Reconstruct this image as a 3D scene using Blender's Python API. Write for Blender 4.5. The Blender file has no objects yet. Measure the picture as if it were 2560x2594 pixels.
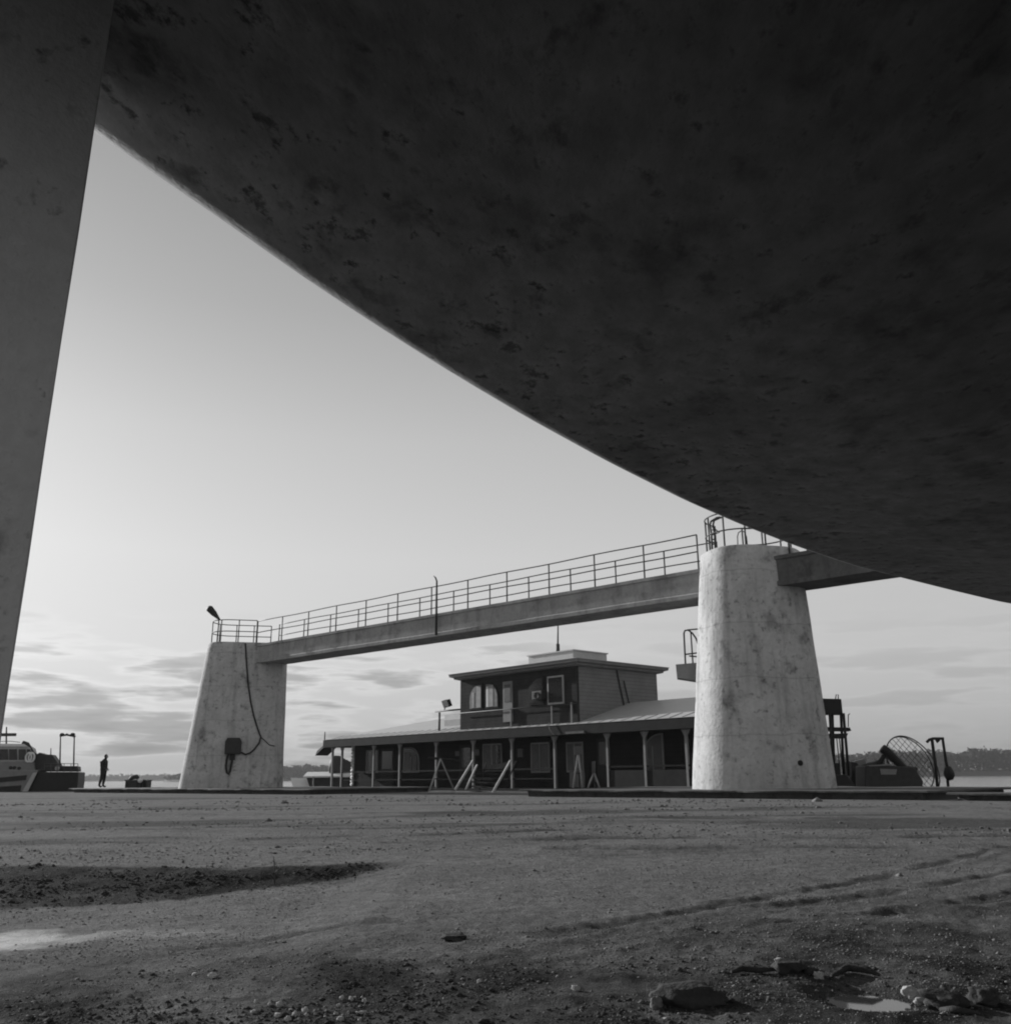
import bpy, math, random
import numpy as np
from mathutils import Vector, Matrix, noise as mnoise

R = math.radians
S = bpy.context.scene
COL = S.collection
random.seed(7)
rng = np.random.default_rng(11)

# ------------------------------------------------------------------ camera
F, CX, CY = 2380.0, 1280.0, 1297.0            # focal length and centre in pixels of the 2560 wide photograph
PITCH, ROLL = R(15.72), R(0.55)
CAM = np.array([0.0, 0.0, 0.70])
fwd = np.array([0, math.cos(PITCH), math.sin(PITCH)])
r0 = np.array([1.0, 0, 0]); u0 = np.cross(r0, fwd)
rgt = r0 * math.cos(ROLL) - u0 * math.sin(ROLL)
upv = u0 * math.cos(ROLL) + r0 * math.sin(ROLL)
cam = bpy.data.cameras.new('camera')
cam.sensor_fit = 'HORIZONTAL'; cam.sensor_width = 36; cam.lens = 36 * F / 2560
cam.clip_start = 0.05; cam.clip_end = 20000
co = bpy.data.objects.new('camera', cam); COL.objects.link(co)
M3 = Matrix((rgt, upv, -fwd)).transposed()
co.matrix_world = Matrix.Translation(CAM.tolist()) @ M3.to_4x4()
S.camera = co

# ------------------------------------------------------------------ sky and sun
SUN_AZ = R(140)                                # counter-clockwise from +X
SUN_EL = R(17)
sun_dir = np.array([math.cos(SUN_AZ) * math.cos(SUN_EL), math.sin(SUN_AZ) * math.cos(SUN_EL), math.sin(SUN_EL)])
SKY_STRENGTH = 0.10
W = bpy.data.worlds.new('World'); S.world = W; W.use_nodes = True
nt = W.node_tree; nt.nodes.clear()
def N(t, **k):
    n = nt.nodes.new(t)
    for a, b in k.items(): setattr(n, a, b)
    return n
def L(a, b): nt.links.new(a, b)
out = N('ShaderNodeOutputWorld'); bg = N('ShaderNodeBackground'); bg.inputs[1].default_value = SKY_STRENGTH
sky = N('ShaderNodeTexSky', sky_type='NISHITA', sun_disc=False)
sky.sun_elevation = SUN_EL; sky.sun_rotation = R(90) - SUN_AZ
sky.air_density = 1.0; sky.dust_density = 2.0; sky.ozone_density = 1.0
bw = N('ShaderNodeRGBToBW'); L(sky.outputs[0], bw.inputs[0])
# the photograph is black and white film: the sky is read through its grey value and flattened a little (film shoulder)
pw = N('ShaderNodeMath', operation='POWER'); L(bw.outputs[0], pw.inputs[0]); pw.inputs[1].default_value = 0.26
gn = N('ShaderNodeMath', operation='MULTIPLY'); L(pw.outputs[0], gn.inputs[0]); gn.inputs[1].default_value = 4.05
tc = N('ShaderNodeTexCoord'); sx = N('ShaderNodeSeparateXYZ'); L(tc.outputs['Generated'], sx.inputs[0])
mp = N('ShaderNodeMapping'); L(tc.outputs['Generated'], mp.inputs[0]); mp.inputs['Scale'].default_value = (4.0, 3.0, 27.0); mp.inputs['Location'].default_value = (1.37, 0.3, 0.55)
cn = N('ShaderNodeTexNoise'); L(mp.outputs[0], cn.inputs[0]); cn.inputs['Scale'].default_value = 2.1; cn.inputs['Detail'].default_value = 5; cn.inputs['Roughness'].default_value = 0.5
def ramp(src, pts):
    r = N('ShaderNodeValToRGB'); L(src, r.inputs[0]); e = r.color_ramp.elements
    e[0].position, e[0].color = pts[0][0], (pts[0][1],) * 3 + (1,)
    e[1].position, e[1].color = pts[-1][0], (pts[-1][1],) * 3 + (1,)
    for p, v in pts[1:-1]:
        q = e.new(p); q.color = (v,) * 3 + (1,)
    return r
cl = ramp(cn.outputs[0], [(0.44, 1.0), (0.515, 1.14), (0.55, 0.95), (0.60, 0.66), (0.75, 0.5)])
elm = ramp(sx.outputs[2], [(0.0, 0.75), (0.03, 1.0), (0.10, 0.95), (0.165, 0.0), (1.0, 0.0)])
# fewer clouds towards the right of the view
azm = ramp(sx.outputs[0], [(0.0, 0.9), (0.04, 0.5), (0.2, 0.28), (1.0, 0.3)])
mk_ = N('ShaderNodeMath', operation='MULTIPLY'); L(elm.outputs[0], mk_.inputs[0]); L(azm.outputs[0], mk_.inputs[1])
mx = N('ShaderNodeMix', data_type='FLOAT'); L(mk_.outputs[0], mx.inputs[0]); mx.inputs[2].default_value = 1.0; L(cl.outputs[0], mx.inputs[3])
fin = N('ShaderNodeMath', operation='MULTIPLY'); elv = ramp(sx.outputs[2], [(0.0, 0.62), (0.05, 0.80), (0.12, 0.95), (0.22, 1.02), (0.34, 0.92), (0.46, 0.72), (0.60, 0.58), (1.0, 0.5)])
fm = N('ShaderNodeMath', operation='MULTIPLY'); L(gn.outputs[0], fm.inputs[0]); L(elv.outputs[0], fm.inputs[1])
L(fm.outputs[0], fin.inputs[0]); L(mx.outputs[0], fin.inputs[1])
L(fin.outputs[0], bg.inputs[0]); L(bg.outputs[0], out.inputs[0])

sl = bpy.data.lights.new('sun', 'SUN'); sl.energy = 5.0; sl.angle = R(0.6); sl.color = (1, 1, 1)
so = bpy.data.objects.new('sun', sl); COL.objects.link(so)
so.rotation_euler = Vector((-sun_dir).tolist()).to_track_quat('-Z', 'Y').to_euler()

S.view_settings.view_transform = 'Standard'; S.view_settings.look = 'None'
S.view_settings.exposure = 0.0; S.view_settings.gamma = 1.0
S.render.engine = 'CYCLES'
S.cycles.use_denoising = True
S.cycles.filter_width = 2.0
S.cycles.max_bounces = 6

# ------------------------------------------------------------------ picture <-> place
def ray(x, y): return fwd + rgt * (x - CX) / F - upv * (y - CY) / F
K = 2560 / 1907.0
def P(x, y, Y):                                 # point seen at (x, y) of the 1907 px view, Y metres ahead
    r = ray(x * K, y * K); return CAM + r * (Y / r[1])
def G(x, y, z):                                 # point seen at (x, y), at height z
    r = ray(x * K, y * K); return CAM + r * ((z - CAM[2]) / r[2])
def onp(x, y, p, n):
    r = ray(x * K, y * K); return CAM + r * (np.dot(np.asarray(p) - CAM, n) / np.dot(r, n))
# frame of the bridge: s along it (to the right and nearer), t away from the camera
CR = np.array([7.5, 27.9, 0.0]); BD = np.array([0.743, -0.669, 0.0]); MD = np.array([0.669, 0.743, 0.0])
def B(s, t, z): return CR + BD * s + MD * t + np.array([0, 0, z])
# frame of the floating house: s along its front, o metres behind the edge of its porch roof
H0 = np.array([-10.9, 58.3, 0.0]); HD = np.array([0.6737, -0.739, 0.0]); HB = np.array([0.739, 0.6737, 0.0])
def H(s, o, z): return H0 + HD * s + HB * o + np.array([0, 0, z])
def hs(x, o):                                   # s of the vertical plane o behind the front, at column x
    p = onp(x, 1440, H(0, o, 0), HB); return float((p - H0) @ HD)

# ------------------------------------------------------------------ materials
def material(name, base, rough=0.8, var=0.15, scale=4.0, bump=0.0, bscale=40.0, metal=0.0, stain=None, streak=0.0, siding=None, spec=0.3, joint=None, stretch=None, wear=False):
    m = bpy.data.materials.new(name); m.use_nodes = True
    t = m.node_tree; p = t.nodes['Principled BSDF']
    p.inputs['Roughness'].default_value = rough; p.inputs['Metallic'].default_value = metal
    p.inputs['Specular IOR Level'].default_value = spec
    tc = t.nodes.new('ShaderNodeTexCoord')
    src = tc.outputs['Object']
    if stretch:
        ms = t.nodes.new('ShaderNodeMapping'); ms.inputs['Scale'].default_value = stretch; t.links.new(src, ms.inputs[0]); src = ms.outputs[0]
    def nz(sc, det=6, vec=None, ro=0.55):
        n = t.nodes.new('ShaderNodeTexNoise'); n.inputs['Scale'].default_value = sc; n.inputs['Detail'].default_value = det; n.inputs['Roughness'].default_value = ro
        t.links.new(vec or src, n.inputs[0]); return n.outputs[0]
    def rmp(src, a, b, lo, hi):
        r = t.nodes.new('ShaderNodeMapRange'); t.links.new(src, r.inputs[0])
        for i, v in enumerate((a, b, lo, hi)): r.inputs[i + 1].default_value = v
        return r.outputs[0]
    def mul(a, b):
        n = t.nodes.new('ShaderNodeMath'); n.operation = 'MULTIPLY'; t.links.new(a, n.inputs[0])
        if isinstance(b, float): n.inputs[1].default_value = b
        else: t.links.new(b, n.inputs[1])
        return n.outputs[0]
    col = rmp(nz(scale), 0.25, 0.75, base * (1 - var), base * (1 + var))
    col = mul(col, rmp(nz(scale * 9, 4), 0.3, 0.7, 1 - var * 0.5, 1 + var * 0.5))
    if stain:                                    # (scale, threshold, darkness): blotches of dirt with a shape of their own
        for sc, th, dk in stain:
            col = mul(col, rmp(nz(sc, 8, None, 0.62), th - 0.05, th + 0.06, 1.0, dk))
    if streak:
        mpn = t.nodes.new('ShaderNodeMapping'); mpn.inputs['Scale'].default_value = (1, 1, 0.12); t.links.new(tc.outputs['Object'], mpn.inputs[0])
        col = mul(col, rmp(nz(3.2, 6, mpn.outputs[0]), 0.5, 0.7, 1.0, 1 - streak))
    if joint:                                    # thin pour joints every `joint` metres, wandering a little
        s3 = t.nodes.new('ShaderNodeSeparateXYZ'); t.links.new(tc.outputs['Object'], s3.inputs[0])
        ad = t.nodes.new('ShaderNodeMath'); ad.operation = 'ADD'; t.links.new(mul(s3.outputs[2], 1 / joint), ad.inputs[0]); t.links.new(mul(nz(1.2, 3), 0.14), ad.inputs[1])
        f = t.nodes.new('ShaderNodeMath'); f.operation = 'FRACT'; t.links.new(ad.outputs[0], f.inputs[0])
        col = mul(col, rmp(f.outputs[0], 0.0, 0.03, 0.72, 1.0))
    if wear:                                     # chipped paint where the mesh says it is worn
        at = t.nodes.new('ShaderNodeAttribute'); at.attribute_name = 'wear'
        th = rmp(at.outputs['Fac'], 0.0, 1.0, 0.74, 0.555)
        sb = t.nodes.new('ShaderNodeMath'); sb.operation = 'SUBTRACT'; t.links.new(nz(8.0, 9, None, 0.68), sb.inputs[0]); t.links.new(th, sb.inputs[1])
        col = mul(col, rmp(sb.outputs[0], 0.0, 0.07, 1.0, 0.35))
    hgt = None
    if siding:                                   # board joints every `siding` metres in height
        s3 = t.nodes.new('ShaderNodeSeparateXYZ'); t.links.new(tc.outputs['Object'], s3.inputs[0])
        f = t.nodes.new('ShaderNodeMath'); f.operation = 'FRACT'; t.links.new(mul(s3.outputs[2], 1 / siding), f.inputs[0])
        hgt = f.outputs[0]
        col = mul(col, rmp(hgt, 0.0, 0.16, 0.45, 1.0))
    t.links.new(col, p.inputs['Base Color'])
    if bump:
        bn = t.nodes.new('ShaderNodeBump'); bn.inputs['Strength'].default_value = bump; bn.inputs['Distance'].default_value = 0.02
        t.links.new(nz(bscale, 6), bn.inputs['Height']); t.links.new(bn.outputs[0], p.inputs['Normal'])
    return m

M = {}
M['concrete'] = material('cast_concrete', 0.50, 0.9, 0.18, 0.9, 0.9, 12, stain=[(1.5, 0.60, 0.6), (6.0, 0.62, 0.6), (18.0, 0.66, 0.65)], streak=0.35, joint=1.55)
M['concrete_dirty'] = material('dirty_concrete', 0.085, 0.9, 0.25, 1.2, 0.6, 18, stain=[(2.5, 0.58, 0.6)])
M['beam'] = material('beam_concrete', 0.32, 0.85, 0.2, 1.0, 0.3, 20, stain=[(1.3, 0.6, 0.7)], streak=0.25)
M['pillar'] = material('pillar_plaster', 0.55, 0.85, 0.1, 3.0, 0.3, 45, stain=[(6.0, 0.64, 0.6), (14.0, 0.655, 0.4), (30.0, 0.68, 0.5)])
M['hull'] = material('weathered_hull', 0.18, 0.8, 0.5, 0.9, 0.25, 40, stain=[(2.2, 0.60, 0.6), (6.5, 0.62, 0.5), (0.9, 0.57, 0.7), (16.0, 0.65, 0.45), (45.0, 0.66, 0.6)], stretch=(1, 0.55, 1), wear=True)
M['beam_dark'] = material('dark_beam_concrete', 0.13, 0.85, 0.25, 1.0, 0.3, 20, stain=[(1.3, 0.6, 0.6)], streak=0.3)  # beam concrete in a darker tone, for the right girder
M['rail'] = material('rail_steel', 0.07, 0.6, 0.2, 6.0)
M['dark_steel'] = material('dark_steel', 0.035, 0.6, 0.3, 5.0)
M['black'] = material('black_paint', 0.015, 0.6, 0.3, 5.0)
M['boat_grey'] = material('pale_grey_boat_paint', 0.2, 0.6, 0.15, 3.0)
M['grey_metal'] = material('grey_metal', 0.22, 0.6, 0.15, 3.0)
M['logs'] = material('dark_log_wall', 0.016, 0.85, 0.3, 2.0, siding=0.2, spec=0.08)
M['log_end'] = material('pale_log_end', 0.55, 0.85, 0.15, 6.0)
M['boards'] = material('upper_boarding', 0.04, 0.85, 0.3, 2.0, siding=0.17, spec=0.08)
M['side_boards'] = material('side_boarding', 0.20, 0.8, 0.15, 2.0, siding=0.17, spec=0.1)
M['roof'] = material('sheet_roof', 0.48, 0.4, 0.1, 1.2, stain=[(1.2, 0.62, 0.85)])
M['cornice'] = material('cornice_paint', 0.20, 0.7, 0.15, 2.0)
M['fascia'] = material('fascia_board', 0.03, 0.8, 0.25, 2.5, spec=0.1)
M['post'] = material('porch_post_paint', 0.24, 0.7, 0.15, 4.0)
M['curtain'] = material('window_curtain', 0.085, 0.7, 0.25, 3.0)
M['bright_curtain'] = material('bright_curtain', 0.30, 0.6, 0.25, 3.0)
M['net'] = material('net_curtain', 0.17, 0.7, 0.35, 5.0)
M['white'] = material('white_paint', 0.70, 0.6, 0.08, 3.0)
M['offwhite'] = material('offwhite_paint', 0.42, 0.6, 0.15, 3.0)
M['glass'] = material('dark_glass', 0.02, 0.15, 0.2, 3.0, spec=0.5)
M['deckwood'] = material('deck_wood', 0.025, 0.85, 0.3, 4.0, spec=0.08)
M['palewood'] = material('pale_wood', 0.27, 0.8, 0.2, 5.0)
M['cloth_dark'] = material('dark_clothing', 0.02, 0.9, 0.2, 9.0)
M['skin'] = material('skin', 0.28, 0.6, 0.05, 9.0)
M['hair'] = material('hair', 0.02, 0.7, 0.2, 20.0)
M['stone'] = material('dark_stone', 0.045, 0.9, 0.3, 9.0, 0.6, 40)
M['pale_stone'] = material('pale_stone', 0.42, 0.9, 0.2, 9.0, 0.5, 40)
M['bark'] = material('grey_driftwood', 0.16, 0.9, 0.3, 12.0, 0.5, 50)
M['cable'] = material('cable_rubber', 0.02, 0.7, 0.1, 9.0)
M['wood_far'] = material('far_foliage', 0.055, 0.9, 0.35, 0.05)
M['shore'] = material('far_shore_soil', 0.07, 0.9, 0.3, 0.01)
M['weed'] = material('dry_weed', 0.10, 0.9, 0.2, 9.0)

# ------------------------------------------------------------------ mesh building
ORG = {}                                          # world origin of each built object, for children
class MB:
    def __init__(s): s.v = []; s.f = []; s.sm = []
    def add(s, vs, fs, smooth=False):
        o = len(s.v); s.v += [tuple(map(float, q)) for q in vs]
        s.f += [tuple(i + o for i in q) for q in fs]; s.sm += [smooth] * len(fs); return s
    def hexa(s, a, b):                            # two quads (4 points each), joined
        vs = list(a) + list(b)
        return s.add(vs, [(3, 2, 1, 0), (4, 5, 6, 7)] + [(i, (i + 1) % 4, 4 + (i + 1) % 4, 4 + i) for i in range(4)])
    def box(s, fr, x0, x1, y0, y1, z0, z1):       # fr(a, b, z) maps a local frame to the place
        return s.hexa([fr(x0, y0, z0), fr(x1, y0, z0), fr(x1, y1, z0), fr(x0, y1, z0)], [fr(x0, y0, z1), fr(x1, y0, z1), fr(x1, y1, z1), fr(x0, y1, z1)])
    def prism(s, pts, ext):                       # polygon pushed along a vector
        n = len(pts); ext = np.asarray(ext)
        return s.add([np.asarray(p) for p in pts] + [np.asarray(p) + ext for p in pts], [tuple(range(n - 1, -1, -1)), tuple(range(n, 2 * n))] + [(i, (i + 1) % n, n + (i + 1) % n, n + i) for i in range(n)])
    def tube(s, pts, r, n=7, closed=False):
        pts = [np.asarray(p, float) for p in pts]; m = len(pts); rr = r if hasattr(r, '__len__') else [r] * m
        vs = []; prev = None
        for i, p in enumerate(pts):
            a = pts[(i - 1) % m] if (closed or i > 0) else p; b = pts[(i + 1) % m] if (closed or i < m - 1) else p
            d = b - a; d = d / (np.linalg.norm(d) + 1e-9)
            if prev is None:
                q = np.array([0, 0, 1.0]) if abs(d[2]) < 0.9 else np.array([1.0, 0, 0])
            else: q = prev
            e = q - d * (q @ d); e /= np.linalg.norm(e) + 1e-9; prev = e; g = np.cross(d, e)
            for k in range(n):
                an = 2 * math.pi * k / n; vs.append(p + (e * math.cos(an) + g * math.sin(an)) * rr[i])
        fs = []
        for i in range(m if closed else m - 1):
            j = (i + 1) % m
            for k in range(n): fs.append((i * n + k, i * n + (k + 1) % n, j * n + (k + 1) % n, j * n + k))
        if not closed: fs += [tuple(range(n - 1, -1, -1)), tuple(range((m - 1) * n, m * n))]
        return s.add(vs, fs, True)
    def loft(s, rings, cap=True, smooth=True):
        n = len(rings[0]); vs = [p for r_ in rings for p in r_]
        fs = [(i * n + k, i * n + (k + 1) % n, (i + 1) * n + (k + 1) % n, (i + 1) * n + k) for i in range(len(rings) - 1) for k in range(n)]
        s.add(vs, fs, smooth)
        if cap: s.add(rings[0], [tuple(range(n - 1, -1, -1))]); s.add(rings[-1], [tuple(range(n))])
        return s
    def ball(s, c, rx, ry, rz, seed=0, rough=0.0, nu=12, nv=8):
        c = np.asarray(c); vs = [c + np.array([0, 0, rz])]
        for i in range(1, nv):
            for k in range(nu):
                th = math.pi * i / nv; ph = 2 * math.pi * k / nu
                d = np.array([math.sin(th) * math.cos(ph), math.sin(th) * math.sin(ph), math.cos(th)])
                g = 1 + rough * mnoise.noise(Vector((d * 1.7 + seed * 7.3).tolist()))
                vs.append(c + d * np.array([rx, ry, rz]) * g)
        vs.append(c - np.array([0, 0, rz]))
        fs = [(0, 1 + k, 1 + (k + 1) % nu) for k in range(nu)]
        for i in range(nv - 2):
            for k in range(nu): a = 1 + i * nu; fs.append((a + k, a + nu + k, a + nu + (k + 1) % nu, a + (k + 1) % nu))
        e = len(vs) - 1; a = 1 + (nv - 2) * nu
        fs += [(e, a + (k + 1) % nu, a + k) for k in range(nu)]
        return s.add(vs, fs, True)
    def build(s, name, mat, parent=None, org=None, bevel=0.0):
        me = bpy.data.meshes.new(name)
        if org is None: org = ORG[parent.name] if parent else np.zeros(3)
        org = np.asarray(org, float)
        me.from_pydata([(a - org[0], b - org[1], c - org[2]) for a, b, c in s.v], [], s.f)
        me.polygons.foreach_set('use_smooth', s.sm); me.update()
        import bmesh
        b = bmesh.new(); b.from_mesh(me); bmesh.ops.recalc_face_normals(b, faces=b.faces); b.to_mesh(me); b.free()
        me.materials.append(mat)
        o = bpy.data.objects.new(name, me); COL.objects.link(o)
        if parent: o.parent = parent
        else: o.location = org.tolist()
        ORG[o.name] = org
        if bevel:
            bv = o.modifiers.new('bevel', 'BEVEL'); bv.width = bevel; bv.segments = 2; bv.limit_method = 'ANGLE'
        return o
def tag(o, label=None, cat=None, group=None, kind=None):
    for k, x in (('label', label), ('category', cat), ('group', group), ('kind', kind)):
        if x: o[k] = x
    return o
def thing(name, label, cat, loc, group=None):
    o = bpy.data.objects.new(name, None); COL.objects.link(o); o.empty_display_size = 0.3
    o.location = [float(a) for a in loc]; ORG[o.name] = np.asarray(loc, float)
    return tag(o, label, cat, group)
def bar(pts, r, name, mat, parent, n=7): return MB().tube(pts, r, n).build(name, mat, parent)
XYZ = lambda a, b, z: np.array([a, b, z])

# ------------------------------------------------------------------ noise on arrays
def vnoise(x, y, seed=0):
    xi = np.floor(x).astype(np.int64); yi = np.floor(y).astype(np.int64); xf = x - xi; yf = y - yi
    def h(a, b):
        n = (a * 374761393 + b * 668265263 + seed * 1442695041) & 0xffffffff
        n = ((n ^ (n >> 13)) * 1274126177) & 0xffffffff
        return ((n ^ (n >> 16)) & 0xffff) / 65535.0
    u = xf * xf * (3 - 2 * xf); w = yf * yf * (3 - 2 * yf)
    return (h(xi, yi) * (1 - u) + h(xi + 1, yi) * u) * (1 - w) + (h(xi, yi + 1) * (1 - u) + h(xi + 1, yi + 1) * u) * w
def fbm(x, y, oct=4, seed=0, gain=0.5):
    a, s, t = 1.0, 0.0, 0.0
    for i in range(oct):
        s = s + a * vnoise(x * 2 ** i, y * 2 ** i, seed + i * 17); t += a; a *= gain
    return s / t
def sst(x, a, b):
    u = np.clip((x - a) / (b - a), 0, 1); return u * u * (3 - 2 * u)

# ------------------------------------------------------------------ ground
T_KERB, T_QUAY = -3.4, 5.0
PUD = G(1643, 1896, -0.03)
def seg_dist(x, y, pts):
    d = np.full(x.shape, 1e9)
    for (ax, ay), (bx, by) in zip(pts[:-1], pts[1:]):
        dx, dy = bx - ax, by - ay; k = np.clip(((x - ax) * dx + (y - ay) * dy) / (dx * dx + dy * dy), 0, 1)
        d = np.minimum(d, np.hypot(x - ax - k * dx, y - ay - k * dy))
    return d
RUTS = [[(0.95, 4.75), (1.35, 4.95), (2.3, 5.35), (3.4, 6.1)], [(1.2, 5.35), (2.2, 5.9), (3.6, 7.0)], [(0.2, 4.6), (1.2, 5.6), (2.4, 6.6), (4.2, 8.6)], [(-2.2, 4.35), (-1.3, 4.75), (-0.6, 5.1)]]
FAR_RUTS = [[(0.6, 9.6), (2.0, 9.3), (4.6, 8.7)], [(-1.2, 10.6), (1.0, 11.0), (2.6, 10.6), (6.5, 9.8)], [(-6, 13.6), (-2, 13.2), (1.5, 13.9), (3.0, 13.5)], [(-9, 19), (-3, 18), (3, 19), (8, 17)], [(1.5, 15.0), (4, 14.3), (7.5, 13.2)], [(-3, 11.4), (-0.6, 11.9), (0.8, 12.4)]]
def ground_fields(x, y):
    t = (x - CR[0]) * MD[0] + (y - CR[1]) * MD[1]
    r = np.hypot(x, y)
    h = 0.10 * sst(t, -25.7, T_KERB - 1)
    near = 1 - sst(t, -9, -4.5)
    h += near * (0.05 * (fbm(x / 3.5, y / 3.5, 3, 3) - 0.5) + 0.018 * (fbm(x / 0.9, y / 0.9, 4, 9) - 0.5))
    # torn edge of a thicker layer: a low bank facing the camera, broad and loose at the left
    ylo = np.interp(x, [-9, -4.5, -2.2, -1.0, 0.2, 1.2], [5.2, 5.8, 7.0, 8.1, 8.55, 8.9]) + 0.55 * (fbm(x / 0.6, y / 1.2, 4, 21) - 0.5)
    yhi = np.interp(x, [-9, -4.5, -2.2, -1.0, 0.2, 1.2], [9.0, 8.5, 8.05, 8.45, 8.75, 9.0]) + 0.18 * (fbm(x / 0.4, y * 0 + 8, 3, 23) - 0.5)
    amt = np.interp(x, [-9, -2.2, -1.25, -0.75], [1, 1, 0.8, 0.0])
    bank = sst((y - ylo) / np.maximum(yhi - ylo, 0.05), 0.0, 1.0)
    h += 0.075 * amt * (bank - 1) * (1 - sst(r, 0, 1.2) * 0) * sst(y, 2.5, 5.5)
    inbank = amt * sst(y, ylo - 0.25, ylo + 0.1) * (1 - sst(y, yhi - 0.05, yhi + 0.15))
    soil = inbank * (0.5 + 1.1 * fbm(x / 0.35, y / 0.35, 3, 31))
    # loose dark soil close to the camera
    n1 = fbm(x / 0.9, y / 0.9, 4, 41); n2 = fbm(x / 0.28, y / 0.28, 4, 43)
    loose = (1 - sst(y + 0.9 * (n1 - 0.5) - 0.42 * np.clip(x, -0.6, 4) , 3.6, 5.4))
    soil = np.maximum(soil, loose * np.clip(0.5 + 1.8 * (n2 - 0.42) + 0.7 * (n1 - 0.4), 0, 1))
    h += 0.05 * (n2 - 0.5) * np.clip(inbank + 0.55 * loose, 0, 1) + 0.02 * (fbm(x / 0.08, y / 0.08, 3, 47) - 0.5) * np.clip(inbank + 0.6 * loose + 0.15, 0, 1)
    for i, p in enumerate(RUTS):
        d = seg_dist(x, y, p) + 0.16 * (fbm(x / 0.3, y / 0.3, 4, 60 + i) - 0.5)
        br_ = sst(fbm(x / 0.35, y / 0.35, 3, 70 + i), 0.25, 0.6); g = np.exp(-(d / 0.06) ** 2) * br_; h += -0.012 * g + 0.006 * br_ * np.exp(-((d - 0.11) / 0.05) ** 2); soil = np.maximum(soil, 0.6 * g)
    for i, p in enumerate(FAR_RUTS):
        d = seg_dist(x, y, p) + 0.22 * (fbm(x / 0.7, y / 0.7, 3, 80 + i) - 0.5)
        g = np.exp(-(d / 0.16) ** 2) * sst(fbm(x / 0.8, y / 0.8, 3, 95 + i), 0.35, 0.55); h += -0.03 * g + 0.02 * np.exp(-((d - 0.3) / 0.15) ** 2); soil = np.maximum(soil, 0.7 * g)
    # long worn patches across the yard
    worn = sst(fbm(x / 5.5, y / 1.6, 4, 101), 0.54, 0.70) * near * sst(r, 8, 11)
    soil = np.maximum(soil, 0.55 * worn)
    h += near * 0.03 * (fbm(x / 1.6, y / 0.6, 3, 111) - 0.5) * sst(r, 7, 11)
    near3 = 1 - sst(r, 9, 14)
    h += near3 * (0.012 * (fbm(x / 0.16, y / 0.16, 3, 141) - 0.5) + 0.008 * (fbm(x / 0.045, y / 0.045, 2, 151) - 0.5))
    dp = np.hypot((x - PUD[0]) / 0.16, (y - PUD[1]) / 0.20) + 0.5 * (fbm(x / 0.12, y / 0.12, 3, 161) - 0.5)
    wp_ = 1 - sst(dp, 0.7, 1.8)
    h = h * (1 - wp_) + (PUD[2] + 0.018 * (dp - 0.85)) * wp_
    # patch of paler ground colour at the left
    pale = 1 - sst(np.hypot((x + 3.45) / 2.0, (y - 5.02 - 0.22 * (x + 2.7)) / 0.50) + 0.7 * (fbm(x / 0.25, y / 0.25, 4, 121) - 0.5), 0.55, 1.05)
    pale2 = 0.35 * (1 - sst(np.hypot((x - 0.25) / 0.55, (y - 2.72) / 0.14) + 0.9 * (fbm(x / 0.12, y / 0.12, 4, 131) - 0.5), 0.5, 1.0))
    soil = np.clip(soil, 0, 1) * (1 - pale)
    return h, soil, np.maximum(pale, pale2), t
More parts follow.
